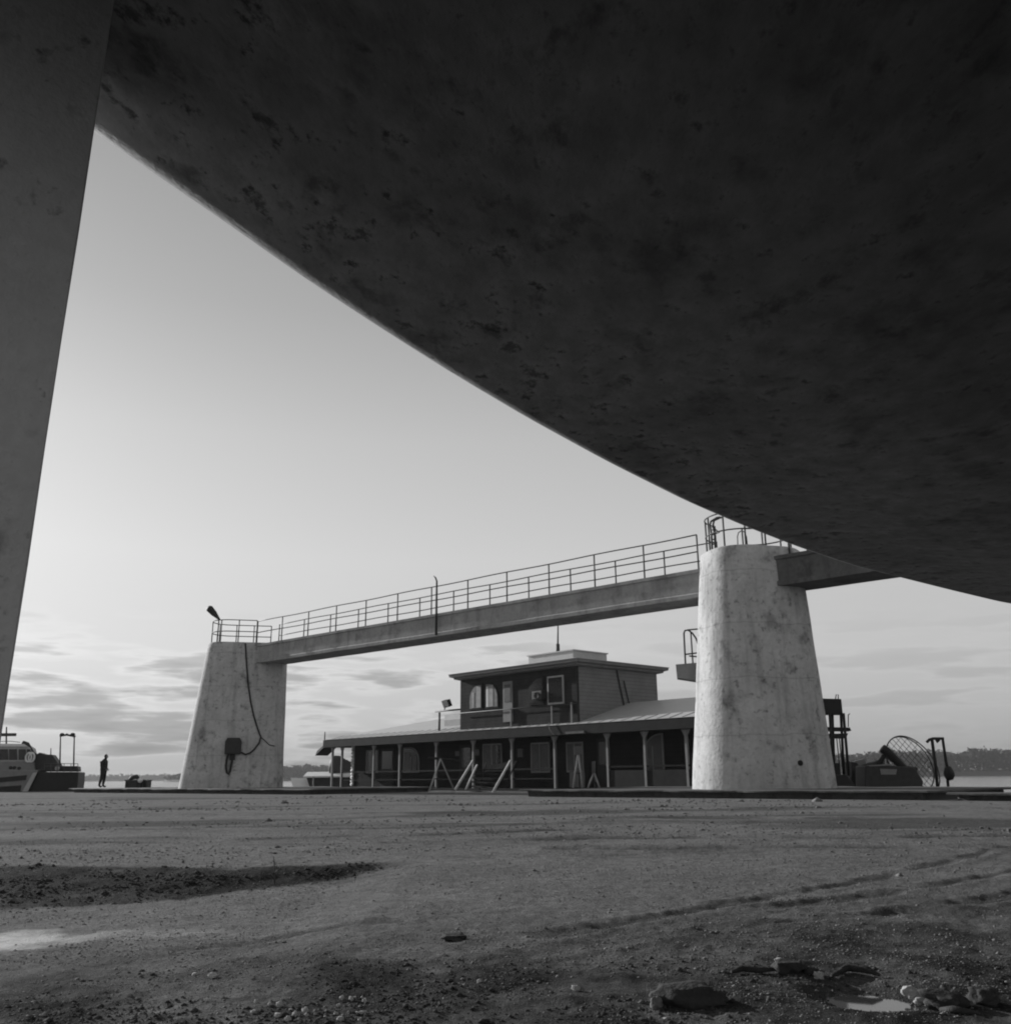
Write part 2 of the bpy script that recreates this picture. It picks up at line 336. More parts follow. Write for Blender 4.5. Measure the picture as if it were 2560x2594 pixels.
def build_ground():
    a1 = np.linspace(-33, 33, 660); rest = np.linspace(33, 327, 90)[1:-1]
    ang = np.radians(np.concatenate([a1, rest])); n = len(ang)
    dx, dy = np.sin(ang), np.cos(ang)
    m = 620
    tq = dx * MD[0] + dy * MD[1]; t0 = -(CR @ MD)
    with np.errstate(divide='ignore', invalid='ignore'):
        rm = np.where(tq > 1e-3, (T_QUAY - t0) / tq, 1e9)
    rm = np.minimum(rm, 160.0)
    u = np.linspace(0, 1, m)[:, None]
    rr = 1.4 * (rm[None, :] / 1.4) ** u
    x = rr * dx; y = rr * dy
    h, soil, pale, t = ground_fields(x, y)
    vs = np.stack([x, y, h], -1).reshape(-1, 3)
    skirt = np.stack([x[-1], y[-1], np.full(n, -3.0)], -1)
    c0 = len(vs) + n
    vs = np.vstack([vs, skirt, [[0, 0, float(h[0].mean())]]])
    i = np.arange(m)[:, None]; k = np.arange(n)[None, :]; k2 = (k + 1) % n
    q = np.stack([i * n + k, i * n + k2, (i + 1) * n + k2, (i + 1) * n + k], -1).reshape(-1, 4)
    tri = np.stack([np.full(n, c0), np.arange(n), (np.arange(n) + 1) % n], -1)
    me = bpy.data.meshes.new('ground')
    nv, nq, ntr = len(vs), len(q), len(tri)
    me.vertices.add(nv); me.vertices.foreach_set('co', vs.ravel())
    me.loops.add(nq * 4 + ntr * 3); me.loops.foreach_set('vertex_index', np.concatenate([q[:, ::-1].ravel(), tri[:, ::-1].ravel()]))
    me.polygons.add(nq + ntr)
    me.polygons.foreach_set('loop_start', np.concatenate([np.arange(nq) * 4, nq * 4 + np.arange(ntr) * 3]))
    me.polygons.foreach_set('use_smooth', np.ones(nq + ntr, bool))
    me.update(); me.validate()
    z = np.zeros(n + 1)
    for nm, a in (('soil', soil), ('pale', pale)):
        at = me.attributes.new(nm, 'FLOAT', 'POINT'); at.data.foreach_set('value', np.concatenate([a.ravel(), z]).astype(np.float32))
    o = bpy.data.objects.new('ground', me); COL.objects.link(o); o['kind'] = 'structure'
    g = bpy.data.materials.new('packed_dirt'); g.use_nodes = True; t = g.node_tree; p = t.nodes['Principled BSDF']
    p.inputs['Roughness'].default_value = 0.95; p.inputs['Specular IOR Level'].default_value = 0.02
    tc = t.nodes.new('ShaderNodeTexCoord')
    def nz(sc, det=5, ro=0.6, stretch=None):
        q = t.nodes.new('ShaderNodeTexNoise'); q.inputs['Scale'].default_value = sc; q.inputs['Detail'].default_value = det; q.inputs['Roughness'].default_value = ro
        if stretch:
            mpn = t.nodes.new('ShaderNodeMapping'); mpn.inputs['Scale'].default_value = stretch; t.links.new(tc.outputs['Object'], mpn.inputs[0]); t.links.new(mpn.outputs[0], q.inputs[0])
        else: t.links.new(tc.outputs['Object'], q.inputs[0])
        return q.outputs[0]
    def mr(src, a, b, lo, hi):
        r = t.nodes.new('ShaderNodeMapRange'); t.links.new(src, r.inputs[0])
        for i_, v_ in enumerate((a, b, lo, hi)): r.inputs[i_ + 1].default_value = v_
        return r.outputs[0]
    def op(o_, a, b):
        q = t.nodes.new('ShaderNodeMath'); q.operation = o_
        for i_, v_ in enumerate((a, b)):
            if isinstance(v_, (int, float)): q.inputs[i_].default_value = v_
            else: t.links.new(v_, q.inputs[i_])
        return q.outputs[0]
    def mixf(f, a, b):
        q = t.nodes.new('ShaderNodeMix'); q.data_type = 'FLOAT'; t.links.new(f, q.inputs[0])
        for i_, v_ in ((2, a), (3, b)):
            if isinstance(v_, (int, float)): q.inputs[i_].default_value = v_
            else: t.links.new(v_, q.inputs[i_])
        return q.outputs[0]
    def attr(nm):
        q = t.nodes.new('ShaderNodeAttribute'); q.attribute_name = nm; return q.outputs['Fac']
    base = op('MULTIPLY', mr(nz(1.1, 6), 0.3, 0.7, DIRT * 0.86, DIRT * 1.14), op('MULTIPLY', mr(nz(38, 4, 0.7), 0.3, 0.7, 0.66, 1.30), mr(nz(110, 3, 0.7), 0.3, 0.7, 0.75, 1.22)))
    base = op('MULTIPLY', base, mr(nz(8, 6, 0.72), 0.32, 0.68, 0.74, 1.22))
    base = op('MULTIPLY', base, mr(nz(0.55, 7, 0.65, (0.5, 1.6, 1)), 0.56, 0.68, 1.0, 0.72))
    dark = mr(nz(24, 5, 0.75), 0.32, 0.7, 0.012, 0.065)
    col = mixf(attr('soil'), base, dark)
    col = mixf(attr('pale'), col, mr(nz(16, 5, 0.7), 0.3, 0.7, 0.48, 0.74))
    t.links.new(col, p.inputs['Base Color'])
    hh = op('ADD', op('MULTIPLY', nz(45, 5, 0.7), 0.6), op('MULTIPLY', nz(170, 3, 0.6), 0.3))
    bn = t.nodes.new('ShaderNodeBump'); bn.inputs['Strength'].default_value = 1.0; bn.inputs['Distance'].default_value = 0.035
    t.links.new(hh, bn.inputs['Height']); t.links.new(bn.outputs[0], p.inputs['Normal'])
    me.materials.append(g); return o
DIRT = 0.19
build_ground()
def gz(x, y):
    h, s, p, t = ground_fields(np.array([float(x)]), np.array([float(y)])); return float(h[0])

# water
wm = bpy.data.materials.new('river_water'); wm.use_nodes = True
p_ = wm.node_tree.nodes['Principled BSDF']; p_.inputs['Base Color'].default_value = (0.03,) * 3 + (1,); p_.inputs['Roughness'].default_value = 0.12
t_ = wm.node_tree; tcn = t_.nodes.new('ShaderNodeTexCoord'); nn = t_.nodes.new('ShaderNodeTexNoise'); nn.inputs['Scale'].default_value = 0.5; nn.inputs['Detail'].default_value = 4
t_.links.new(tcn.outputs['Object'], nn.inputs[0]); bb = t_.nodes.new('ShaderNodeBump'); bb.inputs['Strength'].default_value = 0.6; bb.inputs['Distance'].default_value = 0.3
t_.links.new(nn.outputs[0], bb.inputs['Height']); t_.links.new(bb.outputs[0], p_.inputs['Normal'])
WATER_Z = -1.4
tag(MB().add([(-4000, -400, WATER_Z), (4000, -400, WATER_Z), (4000, 6000, WATER_Z), (-4000, 6000, WATER_Z)], [(0, 1, 2, 3)]).build('water', wm), kind='structure')

# concrete strips along the quay that carry the piers, and the kerb that goes on to the right
def rough_slab(s0, s1, t0, t1, z0, z1, name, seed):
    mb = MB(); n = 60; ring = []
    for i in range(n): ring.append((s0 + (s1 - s0) * i / n, t0))
    for i in range(12): ring.append((s1, t0 + (t1 - t0) * i / 12))
    for i in range(n): ring.append((s1 + (s0 - s1) * i / n, t1))
    for i in range(12): ring.append((s0, t1 + (t0 - t1) * i / 12))
    def lvl(z, inset, w):
        cs, ct = (s0 + s1) / 2, (t0 + t1) / 2; o_ = []
        for k, (a, b) in enumerate(ring):
            j = 0.10 * mnoise.noise(Vector((a * 1.3, b * 1.3, seed)))
            kx = 1 - inset / ((s1 - s0) / 2); ky = 1 - inset / ((t1 - t0) / 2)
            o_.append(B(cs + (a - cs) * kx + j * w, ct + (b - ct) * ky + j * w, z + 0.03 * w * mnoise.noise(Vector((a * 0.7, b, seed + 4)))))
        return o_
    mb.loft([lvl(z0, 0.24, 0.3), lvl(z1 - 0.055, 0.2, 1), lvl(z1 - 0.05, 0.0, 1), lvl(z1 - 0.015, 0.0, 1), lvl(z1, 0.04, 1)], smooth=False)
    return tag(mb.build(name, M['concrete_dirty']), kind='structure')
rough_slab(-37.6, -17.2, T_KERB, 3.3, -0.3, 0.30, 'pavement', 1.0)
rough_slab(-6.5, 5.5, T_KERB, 3.3, -0.3, 0.30, 'pavement', 5.0)
rough_slab(5.75, 46, T_KERB, T_KERB + 0.55, -0.3, 0.27, 'pavement', 9.0)

# ------------------------------------------------------------------ far shores
def shore_wood(name, line, hfun, n, size, seed):
    r_ = random.Random(seed); mb = MB()
    seg = [np.hypot(b[0] - a[0], b[1] - a[1]) for a, b in zip(line[:-1], line[1:])]; tot = sum(seg)
    vs, fs = [], []
    for i in range(n):
        d = r_.random() * tot; k = 0
        while d > seg[k] and k < len(seg) - 1: d -= seg[k]; k += 1
        a, b = line[k], line[k + 1]; u = d / seg[k]; x = a[0] + (b[0] - a[0]) * u; y = a[1] + (b[1] - a[1]) * u + r_.random() * size * 5
        h = hfun(x) * r_.uniform(0.82, 1.03); w = size * r_.uniform(0.6, 1.2)
        for j in range(46):
            th = r_.random() * 6.283; q = math.sqrt(r_.random()); zz = r_.random() ** 0.8
            prof = w * (0.45 + 0.75 * math.sin(math.pi * min(1, zz * 0.85 + 0.15)))
            c = np.array([x + math.cos(th) * q * prof, y + math.sin(th) * q * prof, WATER_Z + 0.5 + zz * h])
            s_ = w * r_.uniform(0.18, 0.42); o_ = len(vs)
            for _ in range(4):
                vs.append(c + np.array([r_.gauss(0, 1), r_.gauss(0, 0.6), r_.gauss(0, 0.8)]) * s_ * 0.6)
            fs += [(o_, o_ + 1, o_ + 2), (o_, o_ + 2, o_ + 3)]
    mb.add(vs, fs); return tag(mb.build(name, M['wood_far']), kind='stuff')
hr = lambda x: 13.5 + 2.0 * mnoise.noise(Vector((x / 60, 3.1, 0))) 
shore_wood('far_wood', [(172, 590), (260, 565), (420, 540), (560, 500)], lambda x: (hr(x) + 2.5 * mnoise.noise(Vector((x / 17, 7.0, 0)))) * min(1.0, 0.55 + (x - 165) / 110), 1300, 3.6, 3)
shore_wood('far_wood', [(60, 1010), (180, 960), (330, 930)], lambda x: 13, 260, 8.0, 4)
shore_wood('far_wood', [(-330, 960), (-260, 900), (-140, 880), (60, 930)], lambda x: 12.5 * min(1, 0.45 + (x + 330) / 160), 420, 7.0, 5)
shore_wood('far_wood', [(-1500, 1900), (-700, 1800), (-300, 1750)], lambda x: 8.5, 520, 12.0, 6)
def bank_strip(line, depth, h, name):
    mb = MB(); a = [np.array([x, y, WATER_Z - 0.5]) for x, y in line]; b = [np.array([x, y + 6, WATER_Z + h]) for x, y in line]; c = [np.array([x, y + depth, WATER_Z + h * 1.4]) for x, y in line]; d = [np.array([x, y + depth + 10, WATER_Z - 1]) for x, y in line]
    n = len(line)
    mb.loft([[a[i], b[i], c[i], d[i]] for i in range(n)], smooth=False)
    return tag(mb.build(name, M['shore']), kind='structure')
bank_strip([(160, 585), (172, 580), (260, 555), (420, 530), (620, 470)], 120, 2.2, 'hills')
bank_strip([(-345, 975), (-330, 950), (-260, 890), (-140, 870), (60, 920), (180, 950), (360, 920)], 160, 2.0, 'hills')
bank_strip([(-2200, 1950), (-1500, 1890), (-700, 1790), (-250, 1740)], 300, 2.2, 'hills')

# ------------------------------------------------------------------ bridge piers
PA = np.array([math.cos(R(15)), math.sin(R(15)), 0.0]); PF_ = np.array([math.sin(R(15)), -math.cos(R(15)), 0.0])   # long axis of a pier, and its front
PZ0 = 0.28
PIERS = {}
def pier_shape(key, f):                           # stadium plan: left end, right end and radius at height fraction f
    c, l0, lt, r0_, rt, ra, rb = PIERS[key][:7]
    return l0 + (lt - l0) * f, r0_ + (rt - r0_) * f, ra + (rb - ra) * f
def pier_ring(key, f, grow=0.0, n=64):
    a0, a1, rad = pier_shape(key, f); rad += grow; o_ = []
    for k in range(n):
        a = 2 * math.pi * k / n; cs, sn = math.cos(a), math.sin(a); e = 0.8
        o_.append(((a1 if cs > 0 else a0) + rad * math.copysign(abs(cs) ** e, cs), rad * math.copysign(abs(sn) ** e, sn)))
    return o_
def PP(key, a, b, z): return PIERS[key][0] * [1, 1, 0] + PA * a + PF_ * b + np.array([0, 0, z])
def pier(key, label, c, ptop, *dims):
    PIERS[key] = (c,) + dims + (ptop,)
    root = thing('bridge_pier', label, 'bridge pier', c * [1, 1, 0] + [0, 0, PZ0], 'concrete bridge piers')
    rings = []
    for i in range(25):
        f = i / 24; z = PZ0 + (ptop - PZ0) * f; ring = []
        for (a, b) in pier_ring(key, f):
            nz_ = 0.016 * mnoise.noise(Vector((a * 1.1, b * 1.1, z * 0.9 + ptop * 7)))
            ring.append(PP(key, a + nz_, b + nz_, z))
        rings.append(ring)
    rings.append([PP(key, a, b, ptop + 0.05) for a, b in pier_ring(key, 1.0, -0.06)])
    rings.append([PP(key, a, b, ptop + 0.06) for a, b in pier_ring(key, 1.0, -0.5)])
    MB().loft(rings).build('shaft', M['concrete'], root)
    return root
LP, RP = -27.0, 0.0
left_pier = pier('L', 'far concrete pier at the left end of the footbridge, with a cable on its face', P(438, 1489, 45.0), 6.84, -1.22, -0.55, 1.12, 1.16, 1.14, 0.98)
right_pier = pier('R', 'nearer and taller looking tapered concrete pier with its left side in sunlight', P(1443, 1490, 27.7), 7.08, -0.64, -0.20, 0.58, 0.42, 1.37, 1.12)

# railing round the top of a pier
def pier_rail(key, u0, u1, posts, parent):
    ptop = PIERS[key][-1]; a0, a1, rad = pier_shape(key, 1.0); rad -= 0.14; half = a1 - a0; per = 2 * half + 2 * math.pi * rad
    def pt(u, z):                                 # u runs round the rim from the middle of the front, clockwise seen from above
        d = (u % 1.0) * per; h2 = half / 2; m_ = (a0 + a1) / 2
        if d < h2: a, b = m_ - d, rad
        elif d < h2 + math.pi * rad: q = (d - h2) / rad; a, b = a0 - rad * math.sin(q), rad * math.cos(q)
        elif d < h2 + math.pi * rad + half: a, b = a0 + d - h2 - math.pi * rad, -rad
        elif d < h2 + 2 * math.pi * rad + half: q = (d - h2 - math.pi * rad - half) / rad; a, b = a1 + rad * math.sin(q), -rad * math.cos(q)
        else: a, b = a1 - (d - half - h2 - 2 * math.pi * rad), rad
        return PP(key, a, b, z)
    for z in (0.56, 1.1):
        bar([pt(u0 + (u1 - u0) * i / 30, ptop + z) for i in range(31)], 0.022, 'rail', M['rail'], parent)
    for k in range(posts):
        u = u0 + (u1 - u0) * k / (posts - 1)
        bar([pt(u, ptop), pt(u, ptop + 1.1)], 0.027, 'railing_post', M['rail'], parent)
pier_rail('L', -0.04, 0.62, 8, left_pier)
pier_rail('R', 0.0, 0.42, 6, right_pier); pier_rail('R', 0.55, 0.88, 5, right_pier)

# ------------------------------------------------------------------ footbridge
fb = thing('footbridge', 'long concrete footbridge with pipe railings running between the two tapered piers', 'footbridge', B(-13, 0, 5.9))
def girder(s0, s1, mat):
    t0, t1, zt, zb = -0.72, 0.62, 6.80, 5.92
    prof = [(t0, zt), (t0, zt - 0.10), (t0 + 0.05, zt - 0.13), (t0 + 0.05, zb + 0.16), (t0, zb + 0.12), (t0, zb), (t1, zb), (t1, zb + 0.12), (t1 - 0.05, zb + 0.16), (t1 - 0.05, zt - 0.13), (t1, zt - 0.10), (t1, zt)]
    n = max(2, int((s1 - s0) / 0.8)); rings = []
    for i in range(n + 1):
        s = s0 + (s1 - s0) * i / n
        rings.append([B(s, a, z + 0.012 * mnoise.noise(Vector((s * 0.8, a * 2, z)))) for a, z in prof])
    g = MB().loft(rings, smooth=False).build('girder', mat, fb)
    return g
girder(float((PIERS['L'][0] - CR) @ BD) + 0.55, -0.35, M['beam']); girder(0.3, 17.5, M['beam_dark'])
def bridge_rails(s0, s1, near):
    t = -0.66 if near else 0.56
    wob = lambda s: 0.012 * math.sin(s * 1.3 + (2 if near else 0))
    for z in (0.56, 1.1):
        bar([B(s0 + (s1 - s0) * i / 30, t, 6.80 + z + wob(s0 + (s1 - s0) * i / 30)) for i in range(31)], 0.021, 'rail', M['rail'], fb)
    n = int(round((s1 - s0) / 1.93)); off = 0.0 if near else 0.0
    for k in range(n + 1):
        s = s0 + (s1 - s0) * k / n
        bar([B(s, t, 6.78), B(s, t, 6.80 + 1.1)], 0.027, 'railing_post', M['rail'], fb)
for near in (True, False):
    bridge_rails(LP + 1.6 + (0 if near else 0.0), RP - 1.5, near); bridge_rails(RP + 1.5, 17.3, near)
# tall cable post clamped to the side of the girder half way
ps = float((onp(823, 1160, B(0, -0.80, 6.8), MD) - CR) @ BD)
bar([B(ps, -0.80, 5.95), B(ps, -0.80, 8.05), B(ps - 0.05, -0.82, 8.2), B(ps - 0.14, -0.84, 8.28)], [0.05, 0.036, 0.03, 0.02], 'cable_post', M['dark_steel'], fb)

# lamp on the left pier
lp0 = P(409, 1219, 44.8); lp1 = P(413, 1168, 44.8); lp2 = P(393, 1146, 44.3)
lamp = thing('street_lamp', 'small street lamp leaning out over the railing of the far pier', 'street lamp', lp0)
bar([lp0 - np.array([0, 0, .05]), lp1 * 0.5 + lp0 * 0.5, lp1], 0.035, 'pole', M['rail'], lamp)
d_ = lp2 - lp1
bar([lp1 - d_ * 0.1, lp1 + d_ * 0.2, lp1 + d_ * 0.45, lp1 + d_ * 0.9, lp2], [0.04, 0.09, 0.14, 0.17, 0.11], 'lamp_head', M['dark_steel'], lamp, 10)

# surface of the left pier facing the camera: points on it from the photograph
def on_pier(x, y, lift=0.04, key='L', k0=37):
    r = ray(x * K, y * K); c, ptop = PIERS[key][0], PIERS[key][-1]
    for i in range(1600):
        kk = k0 + i * 0.008; q = CAM + r * kk
        a0, a1, rad = pier_shape(key, min(1, max(0, (q[2] - PZ0) / (ptop - PZ0))))
        d = (q - c) * [1, 1, 0]; a, b = d @ PA, d @ PF_
        aa = a - a0 if a < a0 else (a - a1 if a > a1 else 0)
        if (abs(aa) / rad) ** 2.5 + (abs(b) / rad) ** 2.5 <= 1.0: return q - r / np.linalg.norm(r) * lift
    return CAM + r * 44
cab = [(463, 1214), (465, 1250), (468, 1290), (473, 1325), (479, 1352), (487, 1378), (492, 1391), (489, 1402), (480, 1414), (472, 1421), (463, 1424), (455, 1420)]
tag(MB().tube([on_pier(*c) for c in cab], 0.038, 8).build('cable', M['cable'], org=on_pier(463, 1214)), 'thick black cable hanging in a curve down the shaded face of the far pier', 'cable')
loop = [(432, 1420), (428, 1432), (426, 1446), (428, 1458), (431, 1462), (434, 1455), (437, 1440), (440, 1424)]
tag(MB().tube([on_pier(*c) for c in loop], 0.05, 8).build('cable', M['cable'], org=on_pier(432, 1420)), 'dark loop of cable hanging below the electrical box on the far pier', 'cable')
br = [(492, 1391), (500, 1398), (508, 1406), (518, 1408)]
tag(MB().tube([on_pier(*c, 0.03) for c in br], 0.018, 6).build('cable', M['cable'], org=on_pier(492, 1391)), 'thin cable branching off to the right edge of the far pier', 'cable')
bc = on_pier(440, 1408, 0.0)
vx = np.array([BD[1] * -1, BD[0], 0]); fx = lambda a, b, z: bc + PA * a + PF_ * b + np.array([0, 0, z])
eb = thing('electrical_box', 'dark rounded electrical box mounted low on the far pier', 'electrical box', bc - np.array([0, 0, .4]))
mb = MB(); hw, hh = 0.36, 0.36
prof = [(-hw, -hh), (hw, -hh), (hw, hh * 0.55), (hw * 0.75, hh), (-hw * 0.75, hh), (-hw, hh * 0.55)]
mb.prism([fx(a, -0.15, z) for a, z in prof], PF_ * 0.38); mb.build('casing', M['dark_steel'], eb, bevel=0.03)
MB().prism([fx(a * 0.8, 0.232, z * 0.8) for a, z in prof], PF_ * 0.03).build('door', M['dark_steel'], eb)
MB().box(fx, -0.12, 0.12, -0.1, 0.12, -0.62, -0.362).build('cable_gland', M['black'], eb)

# steel stuff on the right pier: ladder head with hoop, and the boxed landing on its far side
Yl = 27.6
def onr(x, y, Y=27.6): return P(x, y, Y)
for dx in (0, 6):
    bar([onr(1344 + dx, 1050), onr(1342 + dx, 1010), onr(1339 + dx, 990), onr(1341 + dx, 984 - dx * 0.3), onr(1352 + dx, 977), onr(1358 + dx, 976)], 0.032, 'ladder_stringer', M['rail'], right_pier)
for y in (1045, 1036, 1027, 1018, 1009, 1000): bar([onr(1343, y), onr(1349.5, y)], 0.018, 'rung', M['rail'], right_pier)
bar([onr(1343, 994), onr(1357, 1005), onr(1345, 1009)], 0.024, 'bracket', M['rail'], right_pier)
bar([P(1392, 1040, 29.4), P(1391, 1012, 29.4), P(1393, 1005, 29.4), P(1398, 1002, 29.4), P(1404, 1004, 29.4), P(1408, 1013, 29.4), P(1411, 1040, 29.4)], 0.018, 'hoop', M['rail'], right_pier)
Yb = 29.6
bx = [P(1274.5, 1254, Yb), P(1320, 1249, Yb), P(1328, 1286, Yb), P(1316, 1285, Yb), P(1277, 1279, Yb)]
MB().prism([P(1274.5, 1254, Yb), P(1345, 1248, Yb), P(1345, 1288, Yb), P(1316, 1285, Yb), P(1277, 1279, Yb)], (0.12, 0.62, 0)).build('landing_panel', M['grey_metal'], right_pier)
bar([P(1293, 1254, Yb + .1), P(1291, 1215, Yb + .1), P(1290, 1195, Yb + .1), P(1292, 1190, Yb + .1), P(1298, 1189, Yb + .1), P(1306, 1195, Yb + .1), P(1313, 1205, Yb + .1), P(1318, 1220, Yb + .1), P(1320, 1235, Yb + .1), P(1323, 1252, Yb + .1)], 0.028, 'safety_hoop', M['rail'], right_pier)
bar([P(1303, 1193, Yb + .2), P(1307, 1254, Yb + .2)], 0.024, 'safety_hoop', M['rail'], right_pier)
for (xa, ya, xb, yb) in ((1296, 1189, 1350, 1184), (1315, 1209, 1350, 1205), (1293, 1235, 1350, 1228), (1300, 1238, 1322, 1240)):
    bar([P(xa, ya, Yb + .1), P(xb, yb, Yb + .1)], 0.024, 'rail', M['rail'], right_pier)
bar([P(1316, 1285, Yb + .2), P(1316, 1296, Yb + .2), P(1324, 1308, Yb + .2), P(1340, 1325, Yb - .1)], 0.016, 'hanging_wire', M['rail'], right_pier)
# drilled hole low on the right pier is a short iron pipe stub
q = on_pier(1509, 1440, 0.0, 'R', 22)
MB().tube([q - PF_ * 0.4, q + PF_ * 0.03], 0.075, 10).build('pipe_stub', M['black'], right_pier)

# ------------------------------------------------------------------ floating house
EZ = 2.90
house = thing('floating_house', 'dark two storey wooden river station with long porch and pale roof behind the footbridge', 'house', H(14, 3, WATER_Z))
S_END = 27.6; WO = 1.25; DEP = 8.2; RID = 4.05
c0 = hs(668, WO)
MB().box(H, -0.4, S_END + 0.3, -0.1, DEP + 0.4, WATER_Z - 0.3, 0.0).build('pontoon', M['black'], house)
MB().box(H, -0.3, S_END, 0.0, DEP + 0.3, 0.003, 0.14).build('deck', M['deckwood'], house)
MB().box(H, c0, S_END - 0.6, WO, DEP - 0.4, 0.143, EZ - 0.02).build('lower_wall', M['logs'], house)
for o_ in (WO + 0.02, WO + 2.6):
    for k in range(13):
        z = 0.32 + k * 0.2
        MB().tube([H(c0 - 0.24, o_, z), H(c0 + 0.02, o_, z)], 0.098, 10).build('log_end', M['log_end'], house)
# porch roof, hipped, pale sheet metal with standing seams
rd = 4.0
rl = hs(827, rd) if False else 6.8
eav = [(-0.35, -0.02), (S_END + 0.4, -0.02), (S_END + 0.4, DEP + 0.3), (-0.35, DEP + 0.3)]
mb = MB()
e = [H(a, b, EZ + 0.02) for a, b in eav]; r1 = H(rl, rd, RID); r2 = H(S_END + 0.3, rd, RID)
k1 = [H(a + (0.9 if a < 5 else 0.0), b + (0.9 if b < 3 else -0.9), EZ + 0.26) for a, b in eav]
mb.add(e + k1 + [r1, r2], [(0, 1, 5, 4), (1, 2, 6, 5), (2, 3, 7, 6), (3, 0, 4, 7), (4, 5, 9, 8), (5, 6, 9), (6, 7, 8, 9), (7, 4, 8), (3, 2, 1, 0)])
roof = mb.build('roof', M['roof'], house)
mb = MB()
for i in range(46):
    s = 0.6 + i * 0.65
    if s > S_END - 1: break
    mb.tube([H(s, 0, EZ + 0.035), H(s, 0.9, EZ + 0.275)], 0.014, 4)
mb.build('roof_seam', M['roof'], roof)
MB().box(H, -0.36, S_END + 0.4, 0.0, 0.07, EZ - 0.42, EZ + 0.005).build('fascia', M['fascia'], house)
MB().box(H, -0.43, -0.363, 0.0, DEP, EZ - 0.42, EZ + 0.005).build('fascia', M['fascia'], house)
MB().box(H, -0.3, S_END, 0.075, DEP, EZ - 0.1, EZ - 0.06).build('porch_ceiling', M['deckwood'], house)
# porch posts, each with a small bracket on top
post_x = [627, 645, 705, 754, 823, 893, 966, 1047, 1147, 1218, 1297]
for i, x in enumerate(post_x):
    s = hs(x, 0.3); w = 0.055
    mb = MB(); mb.box(H, s - w, s + w, 0.25, 0.36, 0.143, EZ - 0.43)
    for sg in (-1, 1):
        mb.prism([H(s + sg * w, 0.27, EZ - 0.72), H(s + sg * w, 0.27, EZ - 0.435), H(s + sg * (w + 0.16), 0.27, EZ - 0.435)], HB * 0.06)
    mb.build('porch_post', M['post'], house)
MB().box(H, hs(1147, .3), S_END - 1, 0.27, 0.33, 1.02, 1.09).build('porch_rail', M['deckwood'], house)
MB().box(H, hs(645, .3), hs(1047, .3), 0.27, 0.33, 0.98, 1.05).build('porch_rail', M['deckwood'], house)
MB().box(H, hs(645, .3), hs(1047, .3), 0.28, 0.32, 0.55, 0.60).build('porch_rail', M['deckwood'], house)
mb = MB()
for (a, b) in ((hs(1147, .3), S_END - 1), (hs(1047, .3) + 0.9, hs(1147, .3) - 1.4)):
    mb.box(H, a, b, 0.29, 0.315, 0.2, 0.9)
mb.build('porch_screen', M['fascia'], house)
# windows of the lower storey
def window(x0, x1, z0, z1, o, mat, arch=None, frame=M['cornice'], mull=1, drape=()):
    a, b = sorted((hs(x0, o), hs(x1, o)))
    def shape(ins, oo):
        A, C, z_0, z_1 = a + ins, b - ins, z0 + ins, z1 - ins
        if arch is None: pts = [(A, z_0), (C, z_0), (C, z_1), (A, z_1)]
        else:
            rw = min(C - A, (z_1 - z_0) * 0.6); pts = [(A, z_0), (C, z_0)]
            if arch == 'l':
                pts += [(C, z_1)] + [(A + rw - rw * math.sin(q), z_1 - rw + rw * math.cos(q)) for q in np.linspace(0, math.pi / 2, 7)]
            else:
                pts += [(C - rw + rw * math.cos(q), z_1 - rw + rw * math.sin(q)) for q in np.linspace(0, math.pi / 2, 7)] + [(A, z_1)]
        return [H(u, oo, z) for u, z in pts]
    mb = MB(); mb.prism(shape(0, o - 0.06), HB * 0.055); w = mb.build('window', frame, house)
    MB().prism(shape(0.08, o - 0.075), HB * 0.012).build('pane', mat, w)
    for i in range(mull):
        c = a + (b - a) * (i + 1) / (mull + 1)
        MB().box(H, c - 0.03, c + 0.03, o - 0.09, o - 0.077, z0 + 0.08, z1 - (0.5 if arch else 0.08)).build('mullion', frame, w)
    for f0, f1, zt, mt_ in drape:
        u0_, u1_ = a + (b - a) * f0, a + (b - a) * f1
        MB().box(H, u0_, u1_, o - 0.085, o - 0.0765, z0 + 0.1, z1 - zt).build('curtain', mt_, w)
    return w
window(692, 714, 0.95, 2.25, WO, M['glass'])
window(762, 792, 0.95, 2.3, WO, M['glass'], 'r', M['cornice'], 1, ((.12, .45, .25, M['curtain']), (.6, .85, .45, M['curtain'])))
window(912, 948, 0.95, 2.3, WO, M['glass'], None, M['cornice'], 1, ((.06, .42, .1, M['curtain']), (.55, .7, .1, M['curtain'])))
window(1003, 1038, 0.85, 2.25, WO, M['glass'], None, M['cornice'], 1, ((.08, .46, .1, M['curtain']), (.56, .94, .1, M['curtain'])))
window(1070, 1102, 0.85, 2.2, WO, M['curtain'])
window(1215, 1254, 0.8, 2.4, WO, M['curtain'], 'l')
def door(x0, x1, o, z0=0.16, z1=2.3, mat=M['fascia']):
    a, b = sorted((hs(x0, o), hs(x1, o)))
    d = MB().box(H, a, b, o - 0.07, o - 0.003, z0, z1).build('door', mat, house)
    MB().box(H, a + 0.15, b - 0.15, o - 0.085, o - 0.073, z0 + 1.0, z1 - 0.15).build('pane', M['glass'], d)
    MB().ball(H(b - 0.1, o - 0.11, z0 + 1.0), 0.03, 0.03, 0.03).build('handle', M['grey_metal'], d)
door(868, 893, WO); door(1128, 1150, WO); door(720, 745, WO)
for (x0, x1, z0, z1) in ((892, 905, 1.75, 2.05), (978, 988, 1.6, 2.0), (860, 872, 1.75, 2.0)):
    a, b = sorted((hs(x0, WO), hs(x1, WO)))
    MB().box(H, a, b, WO - 0.06, WO - 0.003, z0, z1).build('notice_board', M['curtain'], house)
